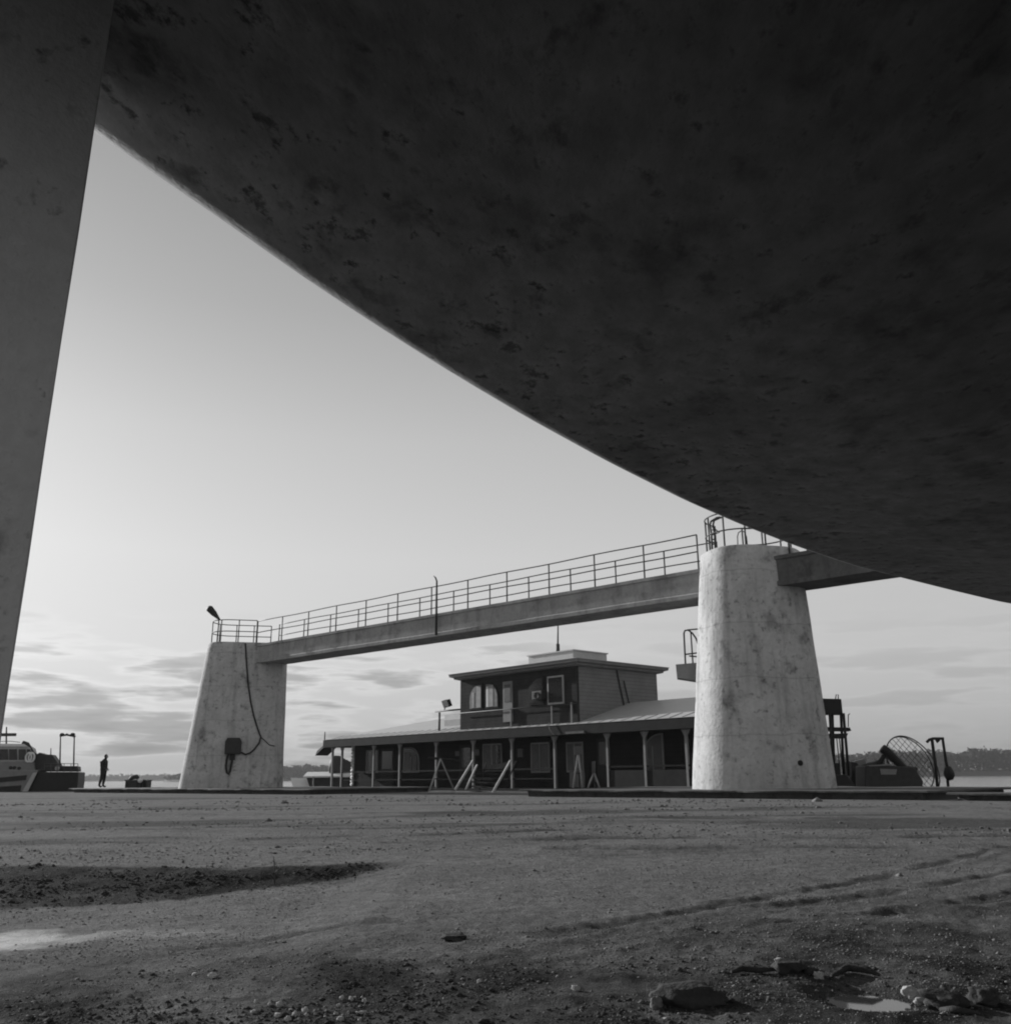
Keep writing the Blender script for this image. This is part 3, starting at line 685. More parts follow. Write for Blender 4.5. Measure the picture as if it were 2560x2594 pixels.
# lamp housing under the eave
a, b = hs(1072, 0), hs(1107, 0)
MB().box(H, a, b, -0.14, -0.003, EZ - 0.40, EZ - 0.30).build('lamp_fixture', M['curtain'], house)
# upper storey
U0, U1, UO = hs(868, 0.35), hs(1093, 0.35), 0.35
UT = 5.55; UD = 5.75
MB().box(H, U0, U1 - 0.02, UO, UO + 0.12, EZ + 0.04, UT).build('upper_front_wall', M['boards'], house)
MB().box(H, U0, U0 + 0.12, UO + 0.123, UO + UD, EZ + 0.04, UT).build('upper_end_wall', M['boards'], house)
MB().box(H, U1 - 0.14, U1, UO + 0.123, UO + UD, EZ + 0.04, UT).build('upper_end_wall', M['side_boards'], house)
MB().box(H, U0 + 0.123, U1 - 0.143, UO + UD - 0.12, UO + UD, EZ + 0.04, UT).build('upper_back_wall', M['boards'], house)
mb = MB()
def ringz(g, z): return [H(U0 - g, UO - g, z), H(U1 + g, UO - g, z), H(U1 + g, UO + UD + g, z), H(U0 - g, UO + UD + g, z)]
mb.loft([ringz(0.06, UT - 0.02), ringz(0.24, UT + 0.03), ringz(0.26, UT + 0.10), ringz(0.42, UT + 0.15), ringz(0.44, UT + 0.28)], smooth=False)
mb.build('cornice', M['cornice'], house)
mb = MB(); mb.loft([ringz(0.47, UT + 0.283), ringz(0.47, UT + 0.30), ringz(-2.2, UT + 0.56)], smooth=False); mb.build('upper_roof', M['roof'], house)
xb0, xb1 = hs(1003, 1.6), hs(1100, 1.6)
mb = MB(); mb.box(H, xb0, xb1 - .35, 1.5, 3.9, UT + 0.30, UT + 0.92); bxr = mb.build('roof_housing', M['roof'], house)
MB().box(H, xb0 - 0.06, xb1 - .29, 1.44, 3.96, UT + 0.923, UT + 0.98).build('cap', M['roof'], bxr)
mq = onp(1052, 1230, H(0, 2.2, 0), HB); mt = onp(1052.5, 1172, H(0, 2.2, 0), HB)
bar([mq - np.array([0, 0, .3]), mq + (mt - mq) * 0.25, mq + (mt - mq) * 0.26, mq + (mt - mq) * 0.8, mt], [0.11, 0.09, 0.045, 0.035, 0.02], 'mast', M['dark_steel'], house)
# upper windows and door
window(886, 912, 3.95, 5.25, UO, M['net'], 'l', M['fascia'], 0, ((.24, .42, .42, M['bright_curtain']), (.6, .9, .14, M['bright_curtain'])))
window(917, 943, 3.95, 5.25, UO, M['net'], 'r', M['fascia'], 0, ((.12, .26, .2, M['white']), (.3, .62, .14, M['bright_curtain'])))
window(1000, 1030, 3.95, 5.25, UO, M['glass'], 'l', M['fascia'], 0)
window(1037, 1068, 3.9, 5.2, UO, M['glass'], None, M['offwhite'], 0)
a, b = hs(951, UO), hs(969, UO)
d = MB().box(H, a, b, UO - 0.05, UO - 0.003, 3.25, 5.2).build('door', M['cornice'], house)
MB().box(H, a + 0.12, b - 0.12, UO - 0.065, UO - 0.053, 4.2, 5.05).build('pane', M['curtain'], d)
bar([H(U0 - 0.02, UO - 0.12, 3.85), H(U1, UO - 0.12, 3.85)], 0.022, 'balcony_rail', M['rail'], house)
for x in (965, 1043, 1081):
    s = hs(x, UO - 0.1); MB().box(H, s - 0.035, s + 0.035, UO - 0.13, UO - 0.06, EZ + 0.05, 3.9).build('balcony_post', M['cornice'], house)
# air conditioner on the upper wall
s = hs(1024, UO)
ac = MB().box(H, s - 0.3, s + 0.35, UO - 0.35, UO - 0.003, 4.15, 4.55).build('air_conditioner', M['dark_steel'], house, bevel=0.03)
mb = MB(); mb.tube([H(s + 0.02 + 0.15 * math.cos(q), UO - 0.36, 4.35 + 0.15 * math.sin(q)) for q in np.linspace(0, 6.283, 17)[:-1]], 0.015, 5, True); mb.build('fan_grille', M['black'], ac)
# leaning pipe on the side wall
p0 = H(U1 + 0.06, UO + 2.6, EZ + 0.3); bar([H(U1 + 0.05, UO + 3.2, EZ + 0.75), H(U1 + 0.05, UO + 2.7, UT)], 0.035, 'drain_pipe', M['dark_steel'], house)
bar([H(U1 + 0.05, UO + 3.6, EZ + 0.8), H(U1 + 0.05, UO + 3.2, UT - 0.5)], 0.03, 'drain_pipe', M['dark_steel'], house)
# loose wire from the upper deck down to the porch
wpts = [H(hs(1039, 0), -0.06, 3.05), H(hs(1040, 0), -0.09, 2.8), H(hs(1046, 0), -0.09, 2.55), H(hs(1052, .2), 0.15, 2.45)]
bar(wpts, 0.014, 'hanging_wire', M['post'], house, 5)
# roof landing at the left of the upper storey with white screen, rail and floodlight
l0, l1 = hs(828, 0.6), U0 - 0.03
mb = MB()
mb.box(H, l0 + 0.05, l1, 0.9, 0.95, 3.30, 3.62); mb.box(H, l0 + 0.05, l1, 0.9, 0.95, 3.03, 3.12)
mb.build('landing_screen', M['offwhite'], house)
MB().box(H, l0 + 0.05, l1, 0.92, 0.94, 3.64, 3.90).build('landing_screen', M['white'], house)
bar([H(l0, 0.6, EZ + 0.02), H(l0, 0.6, 4.02)], 0.06, 'landing_post', M['dark_steel'], house)
bar([H(l0 - 0.35, 0.6, 4.08), H(l1, 0.6, 4.08)], 0.045, 'landing_rail', M['dark_steel'], house)
fl = H(hs(837, 0.6), 0.6, 4.1)
f_ = MB().hexa([fl + HD * a + np.array([0, 0, z]) for a, z in ((-0.25, 0.50), (0.22, 0.52), (0.42, 0.16), (-0.03, 0.12))], [fl + HD * a + HB * 0.22 + np.array([0, 0, z + 0.08]) for a, z in ((-0.25, 0.50), (0.22, 0.52), (0.42, 0.16), (-0.03, 0.12))]).build('floodlight', M['black'], house)
bar([fl, fl + HD * 0.12 + np.array([0, 0, .2])], 0.03, 'bracket', M['black'], f_)
# small canopy flap and lamp at the far left end
fq = H(-0.5, 0.1, 2.45)
MB().hexa([fq + HD * -0.95 + np.array([0, 0, -.42]), fq + HD * -0.05 + np.array([0, 0, 0.02]), fq + HD * -0.05 + np.array([0, 0, .16]), fq + HD * -0.75 + np.array([0, 0, -.14])], [HB * 0.9 + fq + HD * -0.95 + np.array([0, 0, -.42]), HB * 0.9 + fq + HD * -0.05 + np.array([0, 0, 0.02]), HB * 0.9 + fq + HD * -0.05 + np.array([0, 0, .16]), HB * 0.9 + fq + HD * -0.75 + np.array([0, 0, -.14])]).build('awning', M['dark_steel'], house)
bar([H(-0.35, 0.05, EZ), H(-0.35, 0.05, EZ + 0.5)], 0.035, 'finial', M['dark_steel'], house)

# ------------------------------------------------------------------ on the quay in front of the house
def stick(x0, y0, x1, y1, Y0, Y1, r, name, mat, parent): return bar([P(x0, y0, Y0), P(x1, y1, Y1)], r, name, mat, parent, 6)
g0 = G(830, 1496, 0.1); YF = float(g0[1])
fr = thing('trestle', 'pale A shaped trestle frame with a dark top beam standing before the porch', 'trestle', P(822, 1495, YF))
for dy in (0.0, 1.1):
    stick(809, 1495, 831, 1432, YF + dy, YF + dy * 0.8, 0.035, 'leg', M['offwhite'], fr)
    stick(857, 1492, 831, 1432, YF + dy, YF + dy * 0.8, 0.03, 'leg', M['post'], fr)
stick(809, 1495, 857, 1495, YF, YF, 0.06, 'foot_bar', M['offwhite'], fr)
stick(808, 1430, 868, 1436, YF, YF + 0.4, 0.05, 'top_beam', M['fascia'], fr)
stick(818, 1470, 845, 1470, YF, YF, 0.02, 'cross_bar', M['deckwood'], fr)
# gangway steps with slanted pale stringers
st = thing('gangway_steps', 'wooden gangway steps with two slanted pale handrails leading to the porch', 'steps', P(885, 1497, YF + 1))
stick(858, 1492, 892, 1436, YF + 0.4, YF + 2.2, 0.05, 'handrail', M['offwhite'], st)
stick(879, 1490, 900, 1444, YF + 0.9, YF + 2.4, 0.045, 'handrail', M['offwhite'], st)
stick(928, 1499, 963, 1436, YF - 0.6, YF + 1.4, 0.05, 'handrail', M['offwhite'], st)
stick(958, 1472, 974, 1437, YF + 0.8, YF + 1.8, 0.03, 'handrail', M['deckwood'], st)
for i in range(6):
    u = i / 5
    a = P(879, 1490, YF + 0.9) * (1 - u) + P(897, 1452, YF + 2.4) * u; b = P(930, 1497, YF - 0.6) * (1 - u) + P(955, 1452, YF + 1.4) * u
    MB().hexa([a + np.array([0, 0, -.05]), b + np.array([0, 0, -.05]), b + np.array([.1, .28, -.05]), a + np.array([.1, .28, -.05])], [a, b, b + np.array([.1, .28, 0]), a + np.array([.1, .28, 0])]).build('step', M['deckwood'], st)
MB().prism([P(925, 1444, YF + 2), P(962, 1437, YF + 1.6), P(958, 1447, YF + 1.6), P(925, 1455, YF + 2)], (0.05, 0.06, 0)).build('landing_board', M['curtain'], st)
stick(905, 1490, 917, 1440, YF + 1.5, YF + 2.2, 0.03, 'support', M['deckwood'], st)
# two easels on the platform near the nearer pier
def easel(xc, ytop, yb, sp, label, board, bh):
    base = G(xc, 1491, 0.3); Y = float(base[1]) if base[1] < 40 else 36.0
    e_ = thing('easel', label, 'easel', P(xc, yb, Y))
    z = lambda x, y, d=0: P(x, y, Y + d)
    bar([z(xc - sp, yb), z(xc, ytop + bh)], 0.028, 'leg', M['post'], e_, 5); bar([z(xc + sp, yb), z(xc + 1, ytop + bh)], 0.028, 'leg', M['post'], e_, 5)
    bar([z(xc + sp * 0.3, yb, 0.8), z(xc + 1, ytop + bh, 0.05)], 0.022, 'leg', M['deckwood'], e_, 5)
    bar([z(xc - sp * .5, (yb + ytop + bh) / 2 + 4), z(xc + sp * .5, (yb + ytop + bh) / 2 + 4)], 0.02, 'ledge', M['deckwood'], e_, 5)
    w = board
    MB().prism([z(xc - w, ytop, -.05), z(xc + w, ytop - 1, -.05), z(xc + w * 0.9, ytop + bh, -.08), z(xc - w * 0.8, ytop + bh + 1, -.08)], (0, 0.03, 0)).build('board', M['curtain'], e_)
def px3(cx, cy): return 1250 / K + cx * 600 / 1907 / K, 1550 / K + cy * 500 / 1589 / K
q1 = px3(678, 1085); q1b = px3(678, 1418); q2 = px3(805, 1205); q2b = px3(810, 1418)
easel(q1[0], q1[1], q1b[1], 9, 'spread leg easel holding a pale square board in front of the dark porch', 8.5, 15)
easel(q2[0], q2[1], q2b[1], 11, 'lower narrow easel with a slim pale board, right of the square one', 3.6, 22)

# ------------------------------------------------------------------ person at the quay edge
def skin_mesh(name, verts, edges, radii, mat, parent, org, sub=2, root=0):
    me = bpy.data.meshes.new(name); me.from_pydata([tuple(map(float, np.asarray(v) - org)) for v in verts], edges, [])
    o = bpy.data.objects.new(name, me); COL.objects.link(o)
    sk = o.modifiers.new('skin', 'SKIN'); sd = o.modifiers.new('sub', 'SUBSURF'); sd.levels = sub; sd.render_levels = sub
    for i, r_ in enumerate(radii):
        d = me.skin_vertices[0].data[i]; d.radius = (r_, r_) if not hasattr(r_, '__len__') else r_; d.use_root = (i == root)
    dg = bpy.context.evaluated_depsgraph_get(); ev = o.evaluated_get(dg)
    nm = bpy.data.meshes.new_from_object(ev); o.modifiers.clear(); o.data = nm; bpy.data.meshes.remove(me)
    nm.name = name; nm.materials.clear(); nm.materials.append(mat)
    nm.polygons.foreach_set('use_smooth', np.ones(len(nm.polygons), bool))
    if parent: o.parent = parent
    ORG[o.name] = org; return o
YP = 54.5
pf = P(192, 1490, YP); pf[2] = 0.31
px_ = np.array([1.0, 0, 0]); py_ = np.array([0, 1.0, 0])
def Q(a, b, z): return pf + px_ * a + py_ * b + np.array([0, 0, z])      # faces right (+X), b across
pv = [Q(0, 0, .98), Q(.0, 0, 1.12), Q(-.02, 0, 1.30), Q(-.03, 0, 1.44), Q(.03, 0, 1.53), Q(.07, 0, 1.62), Q(.08, 0, 1.70),
      Q(0.01, .11, .88), Q(.03, .12, .50), Q(-.02, .13, .10), Q(.06, .14, .05), Q(.16, .15, .04),
      Q(-.01, -.11, .88), Q(-.03, -.13, .50), Q(-.12, -.14, .10), Q(-.04, -.15, .05), Q(.06, -.16, .04),
      Q(-.02, .20, 1.40), Q(-.06, .26, 1.14), Q(.10, .22, .97), Q(.17, .17, .95),
      Q(-.02, -.20, 1.40), Q(-.06, -.26, 1.14), Q(.10, -.22, .97), Q(.17, -.17, .95)]
pe = [(0, 1), (1, 2), (2, 3), (3, 4), (4, 5), (5, 6), (0, 7), (7, 8), (8, 9), (9, 10), (10, 11), (0, 12), (12, 13), (13, 14), (14, 15), (15, 16), (3, 17), (17, 18), (18, 19), (19, 20), (3, 21), (21, 22), (22, 23), (23, 24)]
pr = [(.19, .19), (.20, .20), (.22, .20), (.17, .15), .07, (.095, .085), (.09, .08), .13, .09, .065, .055, .045, .13, .09, .065, .055, .045, .095, .08, .06, .042, .095, .08, .06, .042]
person = skin_mesh('person', pv, pe, pr, M['cloth_dark'], None, pf)
person.location = pf.tolist()
tag(person, 'person in dark jacket and trousers standing with hands in front on the quay', 'person')
MB().ball(Q(.075, 0, 1.66), .092, .078, .105, 2, 0.05).build('face', M['skin'], person, pf)
MB().ball(Q(.045, 0, 1.69), .10, .088, .105, 3, 0.08).build('hair', M['hair'], person, pf)
mb = MB()
mb.ball(Q(.165, 0, 1.645), .02, .014, .02)
for b_ in (.035, -.035): mb.ball(Q(.155, b_, 1.67), .012, .012, .01)
mb.build('features', M['hair'], person, pf)
for sg in (1, -1):
    hv = [Q(.16, .16 * sg, .955), Q(.20, .14 * sg, .945)]; he = [(0, 1)]; hr_ = [.028, .034]
    for j in range(4):
        o_ = len(hv); dz = .025 - j * .018
        hv += [Q(.215, .135 * sg, .945 + dz), Q(.245, .115 * sg, .935 + dz), Q(.245, .085 * sg, .925 + dz)]; he += [(1, o_), (o_, o_ + 1), (o_ + 1, o_ + 2)]; hr_ += [.011, .010, .008]
    o_ = len(hv); hv += [Q(.20, .12 * sg, .975), Q(.22, .10 * sg, .985)]; he += [(1, o_), (o_, o_ + 1)]; hr_ += [.012, .009]
    skin_mesh('hand', hv, he, hr_, M['skin'], person, pf, 1)

# ------------------------------------------------------------------ crates and buoy near the person
YC = 52.0
def crate(x0, x1, yt, yb, label, dy=0.0):
    a, b = P(x0, yb, YC + dy), P(x1, yb, YC + dy); zt = float(P(x0, yt, YC + dy)[2]); z0 = 0.305
    c = thing('crate', label, 'crate', (a + b) / 2 * [1, 1, 0] + [0, 0, z0], 'dark crates on the quay')
    w = float(np.linalg.norm(b - a))
    fr_ = lambda u, v_, z: a * [1, 1, 0] + np.array([u, v_, z])
    MB().box(fr_, 0, w, 0, 0.6, z0, zt - 0.05).build('body', M['dark_steel'], c, bevel=0.015)
    MB().box(fr_, -0.03, w + 0.03, -0.03, 0.63, zt - 0.047, zt).build('lid', M['dark_steel'], c)
    for u in (0.1, w - 0.16): MB().box(fr_, u, u + 0.06, -0.03, -0.003, z0 + 0.03, zt - 0.06).build('batten', M['black'], c)
crate(235, 263, 1472, 1489, 'long dark crate on the quay, left of the white ball buoy')
crate(267, 277, 1472, 1489, 'small dark crate on the quay, right of the white ball buoy', 0.1)
bq = P(264.5, 1473, YC - 0.15)
wb = MB().ball(bq, .13, .13, .13); wb.tube([bq + np.array([0, 0, .12]), bq + np.array([0, 0, .2])], 0.03, 6)
tag(wb.build('buoy', M['white'], org=bq), 'white ball buoy between the two dark crates', 'buoy')
lq = P(252, 1468, YC + .2)
tag(MB().tube([lq + np.array([-.25, 0, -.12]), lq + np.array([-.05, 0, .02]), lq + np.array([.15, 0, .06]), lq + np.array([.32, 0, -.08])], [.06, .12, .12, .07], 8).build('sack', M['dark_steel'], org=lq), 'dark lumpy sack lying on the long crate', 'sack')

# ------------------------------------------------------------------ boats
def Pq(x, y, Y): return P(x, y, Y)
YB = 57.0; D3 = np.array([-0.9, 3.0, 0])
mboat = thing('motor_boat', 'dark hulled cabin boat with pale cabin and goalpost mast at the far left', 'boat', P(70, 1495, YB))
MB().prism([P(x, y, YB) for x, y in ((-60, 1453), (74, 1453), (70, 1458), (40, 1505), (-60, 1505))], D3).build('hull', M['boat_grey'], mboat, bevel=0.05)
MB().prism([P(x, y, YB + .1) for x, y in ((71, 1457), (148, 1457), (147, 1475), (143, 1505), (44, 1505))], D3).build('stern', M['black'], mboat, bevel=0.05)
MB().prism([P(x, y, YB - .05) for x, y in ((-60, 1473), (50, 1463), (48, 1472), (-60, 1482))], (0, 0.04, 0)).build('rub_rail', M['black'], mboat)
MB().prism([P(x, y, YB - .06) for x, y in ((62, 1459), (70, 1457.5), (52, 1494), (41, 1496))], (0, 0.05, 0)).build('bow_stripe', M['offwhite'], mboat)
MB().prism([P(x, y, YB - .04) for x, y in ((-60, 1489), (40, 1482), (36, 1505), (-60, 1505))], (0, 0.03, 0)).build('waterline_stripe', M['black'], mboat)
MB().prism([P(x, y, YB + .3) for x, y in ((-60, 1438), (64, 1438), (66, 1456), (-60, 1456))], D3 * 0.75).build('deck_house', M['boat_grey'], mboat, bevel=0.04)
cabin = MB().prism([P(x, y, YB + .5) for x, y in ((-60, 1405), (48, 1407), (56, 1411), (64, 1438), (-60, 1438))], D3 * 0.65).build('cabin', M['offwhite'], mboat, bevel=0.04)
MB().prism([P(x, y, YB + .4) for x, y in ((-60, 1403), (44, 1404), (52, 1409), (-60, 1409))], D3 * 0.7).build('cabin_roof', M['white'], mboat)
for (x0, x1) in ((-8, 14), (17, 31), (35, 48), (50.5, 57)):
    w = MB().prism([P(x, y, YB + .44) for x, y in ((x0, 1414), (x1, 1414), (x1 + 1, 1434), (x0, 1434))], (0, 0.055, 0)).build('window', M['glass'], mboat)
for (x, y) in ((20, 1449), (27, 1449), (36, 1450)): MB().ball(P(x, y, YB + .3), .12, .05, .09).build('porthole', M['black'], mboat)
for x in (113, 139): bar([P(x, 1456, YB + 1), P(x + 1, 1388, YB + 1)], 0.045, 'mast_leg', M['rail'], mboat)
bar([P(113, 1389, YB + 1), P(126, 1387, YB + 1), P(142, 1390, YB + 1)], 0.06, 'mast_beam', M['dark_steel'], mboat)
for x, s_ in ((117, .12), (126, .08), (137, .13)): MB().ball(P(x, 1386, YB + 1), s_ * 1.2, s_, s_ * .7).build('mast_light', M['dark_steel'], mboat)
bar([P(12, 1408, YB + 1.5), P(12, 1372, YB + 1.5)], 0.05, 'radar_mast', M['rail'], mboat)
MB().box(lambda a, b, z: P(16, 1387, YB + 1.5) + np.array([a, b, z]), -.5, .45, -.1, .1, -.08, .1).build('radar', M['dark_steel'], mboat, bevel=0.03)
bar([P(50, 1404, YB + .8), P(60, 1424, YB + .8), P(76, 1432, YB + .8)], [0.16, 0.2, 0.1], 'tarpaulin', M['dark_steel'], mboat, 9)
bar([P(43, 1402, YB + .8), P(52, 1405, YB + .8)], 0.13, 'searchlight', M['dark_steel'], mboat, 9)
for x in (54, 59.5):
    mb = MB(); c = P(x, 1429.5, YB + .2); mb.tube([c + np.array([.17 * math.cos(q), 0, .26 * math.sin(q)]) for q in np.linspace(0, 6.283, 17)[:-1]], 0.055, 7, True); mb.build('life_ring', M['white'], mboat)
MB().prism([P(x, y, YB + .6) for x, y in ((66, 1426), (74, 1420), (86, 1424), (98, 1424), (106, 1436), (112, 1446), (146, 1446), (147, 1456), (60, 1456))], D3 * 0.5).build('stern_gear', M['dark_steel'], mboat, bevel=0.05)
bar([P(96, 1430, YB + .5), P(96, 1412, YB + .5)], 0.03, 'aerial', M['rail'], mboat)
MB().ball(P(108, 1450, YB + .2), .14, .1, .16).build('fender', M['offwhite'], mboat)

for (ya, yb) in ((1441, 1441.5), (1446, 1446.5)): bar([P(84, ya, YB + .05), P(147, yb, YB + .05)], 0.018, 'deck_rail', M['rail'], mboat)
for x in (84, 96, 108, 121, 134, 147): bar([P(x, 1441, YB + .05), P(x, 1457, YB + .05)], 0.02, 'stanchion', M['rail'], mboat)
bar([P(-40, 1400, YB + .5), P(20, 1399, YB + .5), P(38, 1401, YB + .5)], 0.02, 'roof_rail', M['rail'], mboat)
# pale passenger boat behind the left end of the house
YW = 74.0
wbt = thing('river_boat', 'pale low river boat moored beyond the left end of the porch', 'boat', P(620, 1495, YW))
MB().hexa([P(572, 1465, YW), P(700, 1463, YW), P(700, 1456, YW + 1.8), P(580, 1457, YW + 1.8)], [P(572, 1465, YW) - [0, 0, .12], P(700, 1463, YW) - [0, 0, .12], P(700, 1456, YW + 1.8) - [0, 0, .12], P(580, 1457, YW + 1.8) - [0, 0, .12]]).build('cabin_roof', M['white'], wbt)
MB().prism([P(x, y, YW + .3) for x, y in ((578, 1466), (700, 1463.2), (700, 1500), (590, 1500), (582, 1480))], (1.2, 2.4, 0)).build('cabin', M['dark_steel'], wbt)
MB().hexa([P(556, 1500, YW - .1), P(588, 1500, YW - .1), P(590, 1469, YW + 1.6), P(548, 1468, YW + 1.6)], [P(556, 1500, YW + 3), P(588, 1500, YW + 3), P(590, 1469, YW + 3), P(548, 1468, YW + 3)]).build('bow', M['white'], wbt)
for x in (591, 625): bar([P(x, 1466, YW - .1), P(x, 1496, YW - .1)], 0.06, 'stanchion', M['post'], wbt)
dm = P(645, 1442, YW + 1)
MB().ball(P(638, 1450, YW + 1.5), 0.75, .6, .95, 5, .35).build('tarpaulin', M['dark_steel'], wbt)
MB().ball(P(652, 1452, YW + 1.6), 0.6, .6, .7, 6, .4).build('tarpaulin', M['dark_steel'], wbt)

# ------------------------------------------------------------------ right bank: tower on a barge, moored boat, airboat, gantry
YT = 37.5
bz = WATER_Z
tq = lambda x, y, d=0.0: P(x, y, YT + d)
barge = thing('barge', 'low dark moored barge carrying the steel tower behind the nearer pier', 'barge', P(1590, 1500, YT))
MB().prism([tq(1540, 1462, -.6), tq(1598, 1462, -.6), tq(1612, 1480, -.6), tq(1618, 1520, -.6), tq(1540, 1520, -.6)], (0.4, 2.6, 0)).build('hull', M['black'], barge, bevel=0.05)
MB().prism([tq(1562, 1440, .2), tq(1584, 1440, .2), tq(1586, 1462, .2), tq(1562, 1462, .2)], (0.2, 0.8, 0)).build('deck_locker', M['black'], barge)
tw = thing('tower', 'narrow steel tower with a dark tank on top, right of the nearer pier', 'tower', tq(1580, 1462))
tank = MB().prism([tq(1550, 1318), tq(1587, 1319), tq(1590, 1348), tq(1553, 1348)], (0.15, 0.7, 0)).build('tank', M['black'], tw, bevel=0.03)
bar([tq(1576, 1319, .3), tq(1577, 1311, .3), tq(1581, 1311, .3), tq(1581, 1319, .3)], 0.022, 'lifting_eye', M['dark_steel'], tank)
for (xa, xb, d) in ((1565, 1572, 0), (1591, 1601, 0), (1570, 1574, .7), (1586, 1592, .7)):
    bar([tq(xa, 1346, d), tq(xb, 1464, d)], 0.055, 'leg', M['black'], tw)
for x in (1578, 1583): bar([tq(x, 1392, .2), tq(x + 6, 1450, .2)], 0.022, 'ladder_rail', M['dark_steel'], tw)
MB().prism([tq(1556, 1372), tq(1603, 1373), tq(1606, 1379), tq(1557, 1379)], (0.15, 0.8, 0)).build('platform', M['black'], tw)
MB().prism([tq(1558, 1385), tq(1600, 1384), tq(1596, 1393), tq(1558, 1393)], (0.1, 0.7, 0)).build('bracing', M['black'], tw)
bar([tq(1600, 1372, .3), tq(1600, 1349, .3), tq(1603, 1347, .3)], 0.02, 'lamp_arm', M['dark_steel'], tw)

ab = thing('airboat', 'dark airboat with a tilted round wire propeller cage and a thick slanted boom', 'boat', P(1690, 1500, YT))
MB().prism([tq(1632, 1445), tq(1660, 1444), tq(1725, 1448), tq(1742, 1475), tq(1735, 1520), tq(1632, 1520)], (0.3, 1.9, 0)).build('hull', M['dark_steel'], ab, bevel=0.04)
MB().prism([tq(1660, 1451, -.03), tq(1692, 1452, -.03), tq(1690, 1462, -.03), tq(1662, 1462, -.03)], (0.0, 0.025, 0)).build('side_panel', M['grey_metal'], ab)
MB().prism([tq(1640, 1444, -.02), tq(1682, 1442, -.02), tq(1682, 1444.5, -.02), tq(1640, 1446.5, -.02)], (0.0, 0.3, 0)).build('gunwale', M['grey_metal'], ab)
bar([tq(1664, 1412, .3), tq(1672, 1418, .3), tq(1712, 1456, .3), tq(1746, 1500, .3)], [0.17, 0.19, 0.12, 0.13], 'boom', M['black'], ab, 9)
bar([tq(1655, 1446, .4), tq(1672, 1420, .4)], 0.09, 'strut', M['black'], ab)
cc = (1722, 1446)
rc = np.array([0.86, 0.35, 0.0]); rc /= np.linalg.norm(rc); uc = np.array([-.18, .25, 1.0]); uc /= np.linalg.norm(uc)
cen = tq(*cc, .9); RAD = 58 * K * YT / F
def cg(a, k, off=0): return cen + (rc * math.cos(a) + uc * math.sin(a)) * RAD * k + np.array([0.08, 0.42, 0.1]) * off
for off in (0, 1):
    MB().tube([cg(a, 1 - .10 * off, off) for a in np.linspace(0, 2 * math.pi, 41)[:-1]], 0.024, 6, True).build('cage_ring', M['dark_steel'], ab)
mb = MB()
for ang in (0.6, 0.6 + math.pi / 2):
    for k in np.linspace(-0.78, 0.78, 9):
        h_ = math.sqrt(1 - k * k); e1 = np.array([math.cos(ang), math.sin(ang)]); e2 = np.array([-math.sin(ang), math.cos(ang)])
        p1, p2 = e1 * k + e2 * h_, e1 * k - e2 * h_
        w3 = lambda p: cen + (rc * p[0] + uc * p[1]) * RAD * 0.9 + np.array([0.08, 0.42, 0.1])
        mb.tube([w3(p1), w3(p2)], 0.011, 4)
for i in range(14):
    a = i * math.pi / 7; mb.tube([cg(a, 1, 0), cg(a, .90, 1)], 0.013, 4)
mb.build('cage_mesh', M['dark_steel'], ab)
bar([tq(1700, 1449, 0.3), tq(1729, 1452, .3)], 0.09, 'engine_beam', M['black'], ab)
bar([tq(1711, 1452, .2), tq(1716, 1500, .2)], 0.07, 'strut', M['black'], ab)

gt = thing('gantry', 'narrow dark goalpost gantry standing at the water right of the airboat', 'gantry', tq(1775, 1500))
bar([tq(1758, 1396, .2), tq(1764, 1440, .2), tq(1770, 1502, .2)], 0.062, 'post', M['black'], gt)
bar([tq(1778, 1394, .2), tq(1785, 1440, .2), tq(1790, 1502, .2)], 0.055, 'post', M['black'], gt)
bar([tq(1748, 1401, .2), tq(1753, 1396, .2), tq(1760, 1394, .2), tq(1780, 1394, .2)], 0.055, 'top_beam', M['black'], gt)
bar([tq(1766, 1395, .2), tq(1768, 1400, .2), tq(1771, 1396, .2)], 0.06, 'pulley', M['black'], gt)
MB().prism([tq(1745, 1497), tq(1796, 1496), tq(1798, 1520), tq(1745, 1520)], (0.2, 1.5, 0)).build('base', M['black'], gt)
tyq = tq(1790, 1460, .1)
mb = MB().ball(tyq, .2, .18, .26, 3.0, 0.25, 16, 10); mb.tube([tyq + [0, 0, .2], tyq + [-.03, 0, .42]], 0.03, 6)
tag(mb.build('float', M['black'], org=tyq), 'black lumpy float hung on the right post of the gantry', 'float')
bt = thing('moored_boat', 'small dark open boat lying between the barge and the airboat', 'boat', P(1620, 1500, YT + 3))
mb = MB()
rings = []
for i in range(9):
    u = i / 8; x = 1596 + 62 * u; w = 0.75 * math.sin(math.pi * min(1, 0.25 + 0.75 * (1 - abs(2 * u - 1) ** 2.2))) + 0.1; sh = 1446 - 10 * abs(2 * u - 0.8)
    c = tq(x, sh, 4.0)
    rings.append([c + np.array([0, -w, 0]), c + np.array([0, w, 0]), c + np.array([0, w * 0.8, -.5]), c + np.array([0, 0, -1.3]), c + np.array([0, -w * 0.8, -.5])])
mb.loft(rings).build('hull', M['dark_steel'], bt)
MB().prism([tq(1612, 1437, 3.7), tq(1632, 1432, 3.7), tq(1634, 1442, 3.7), tq(1610, 1446, 3.7)], (0.1, 0.8, 0)).build('cover', M['grey_metal'], bt)

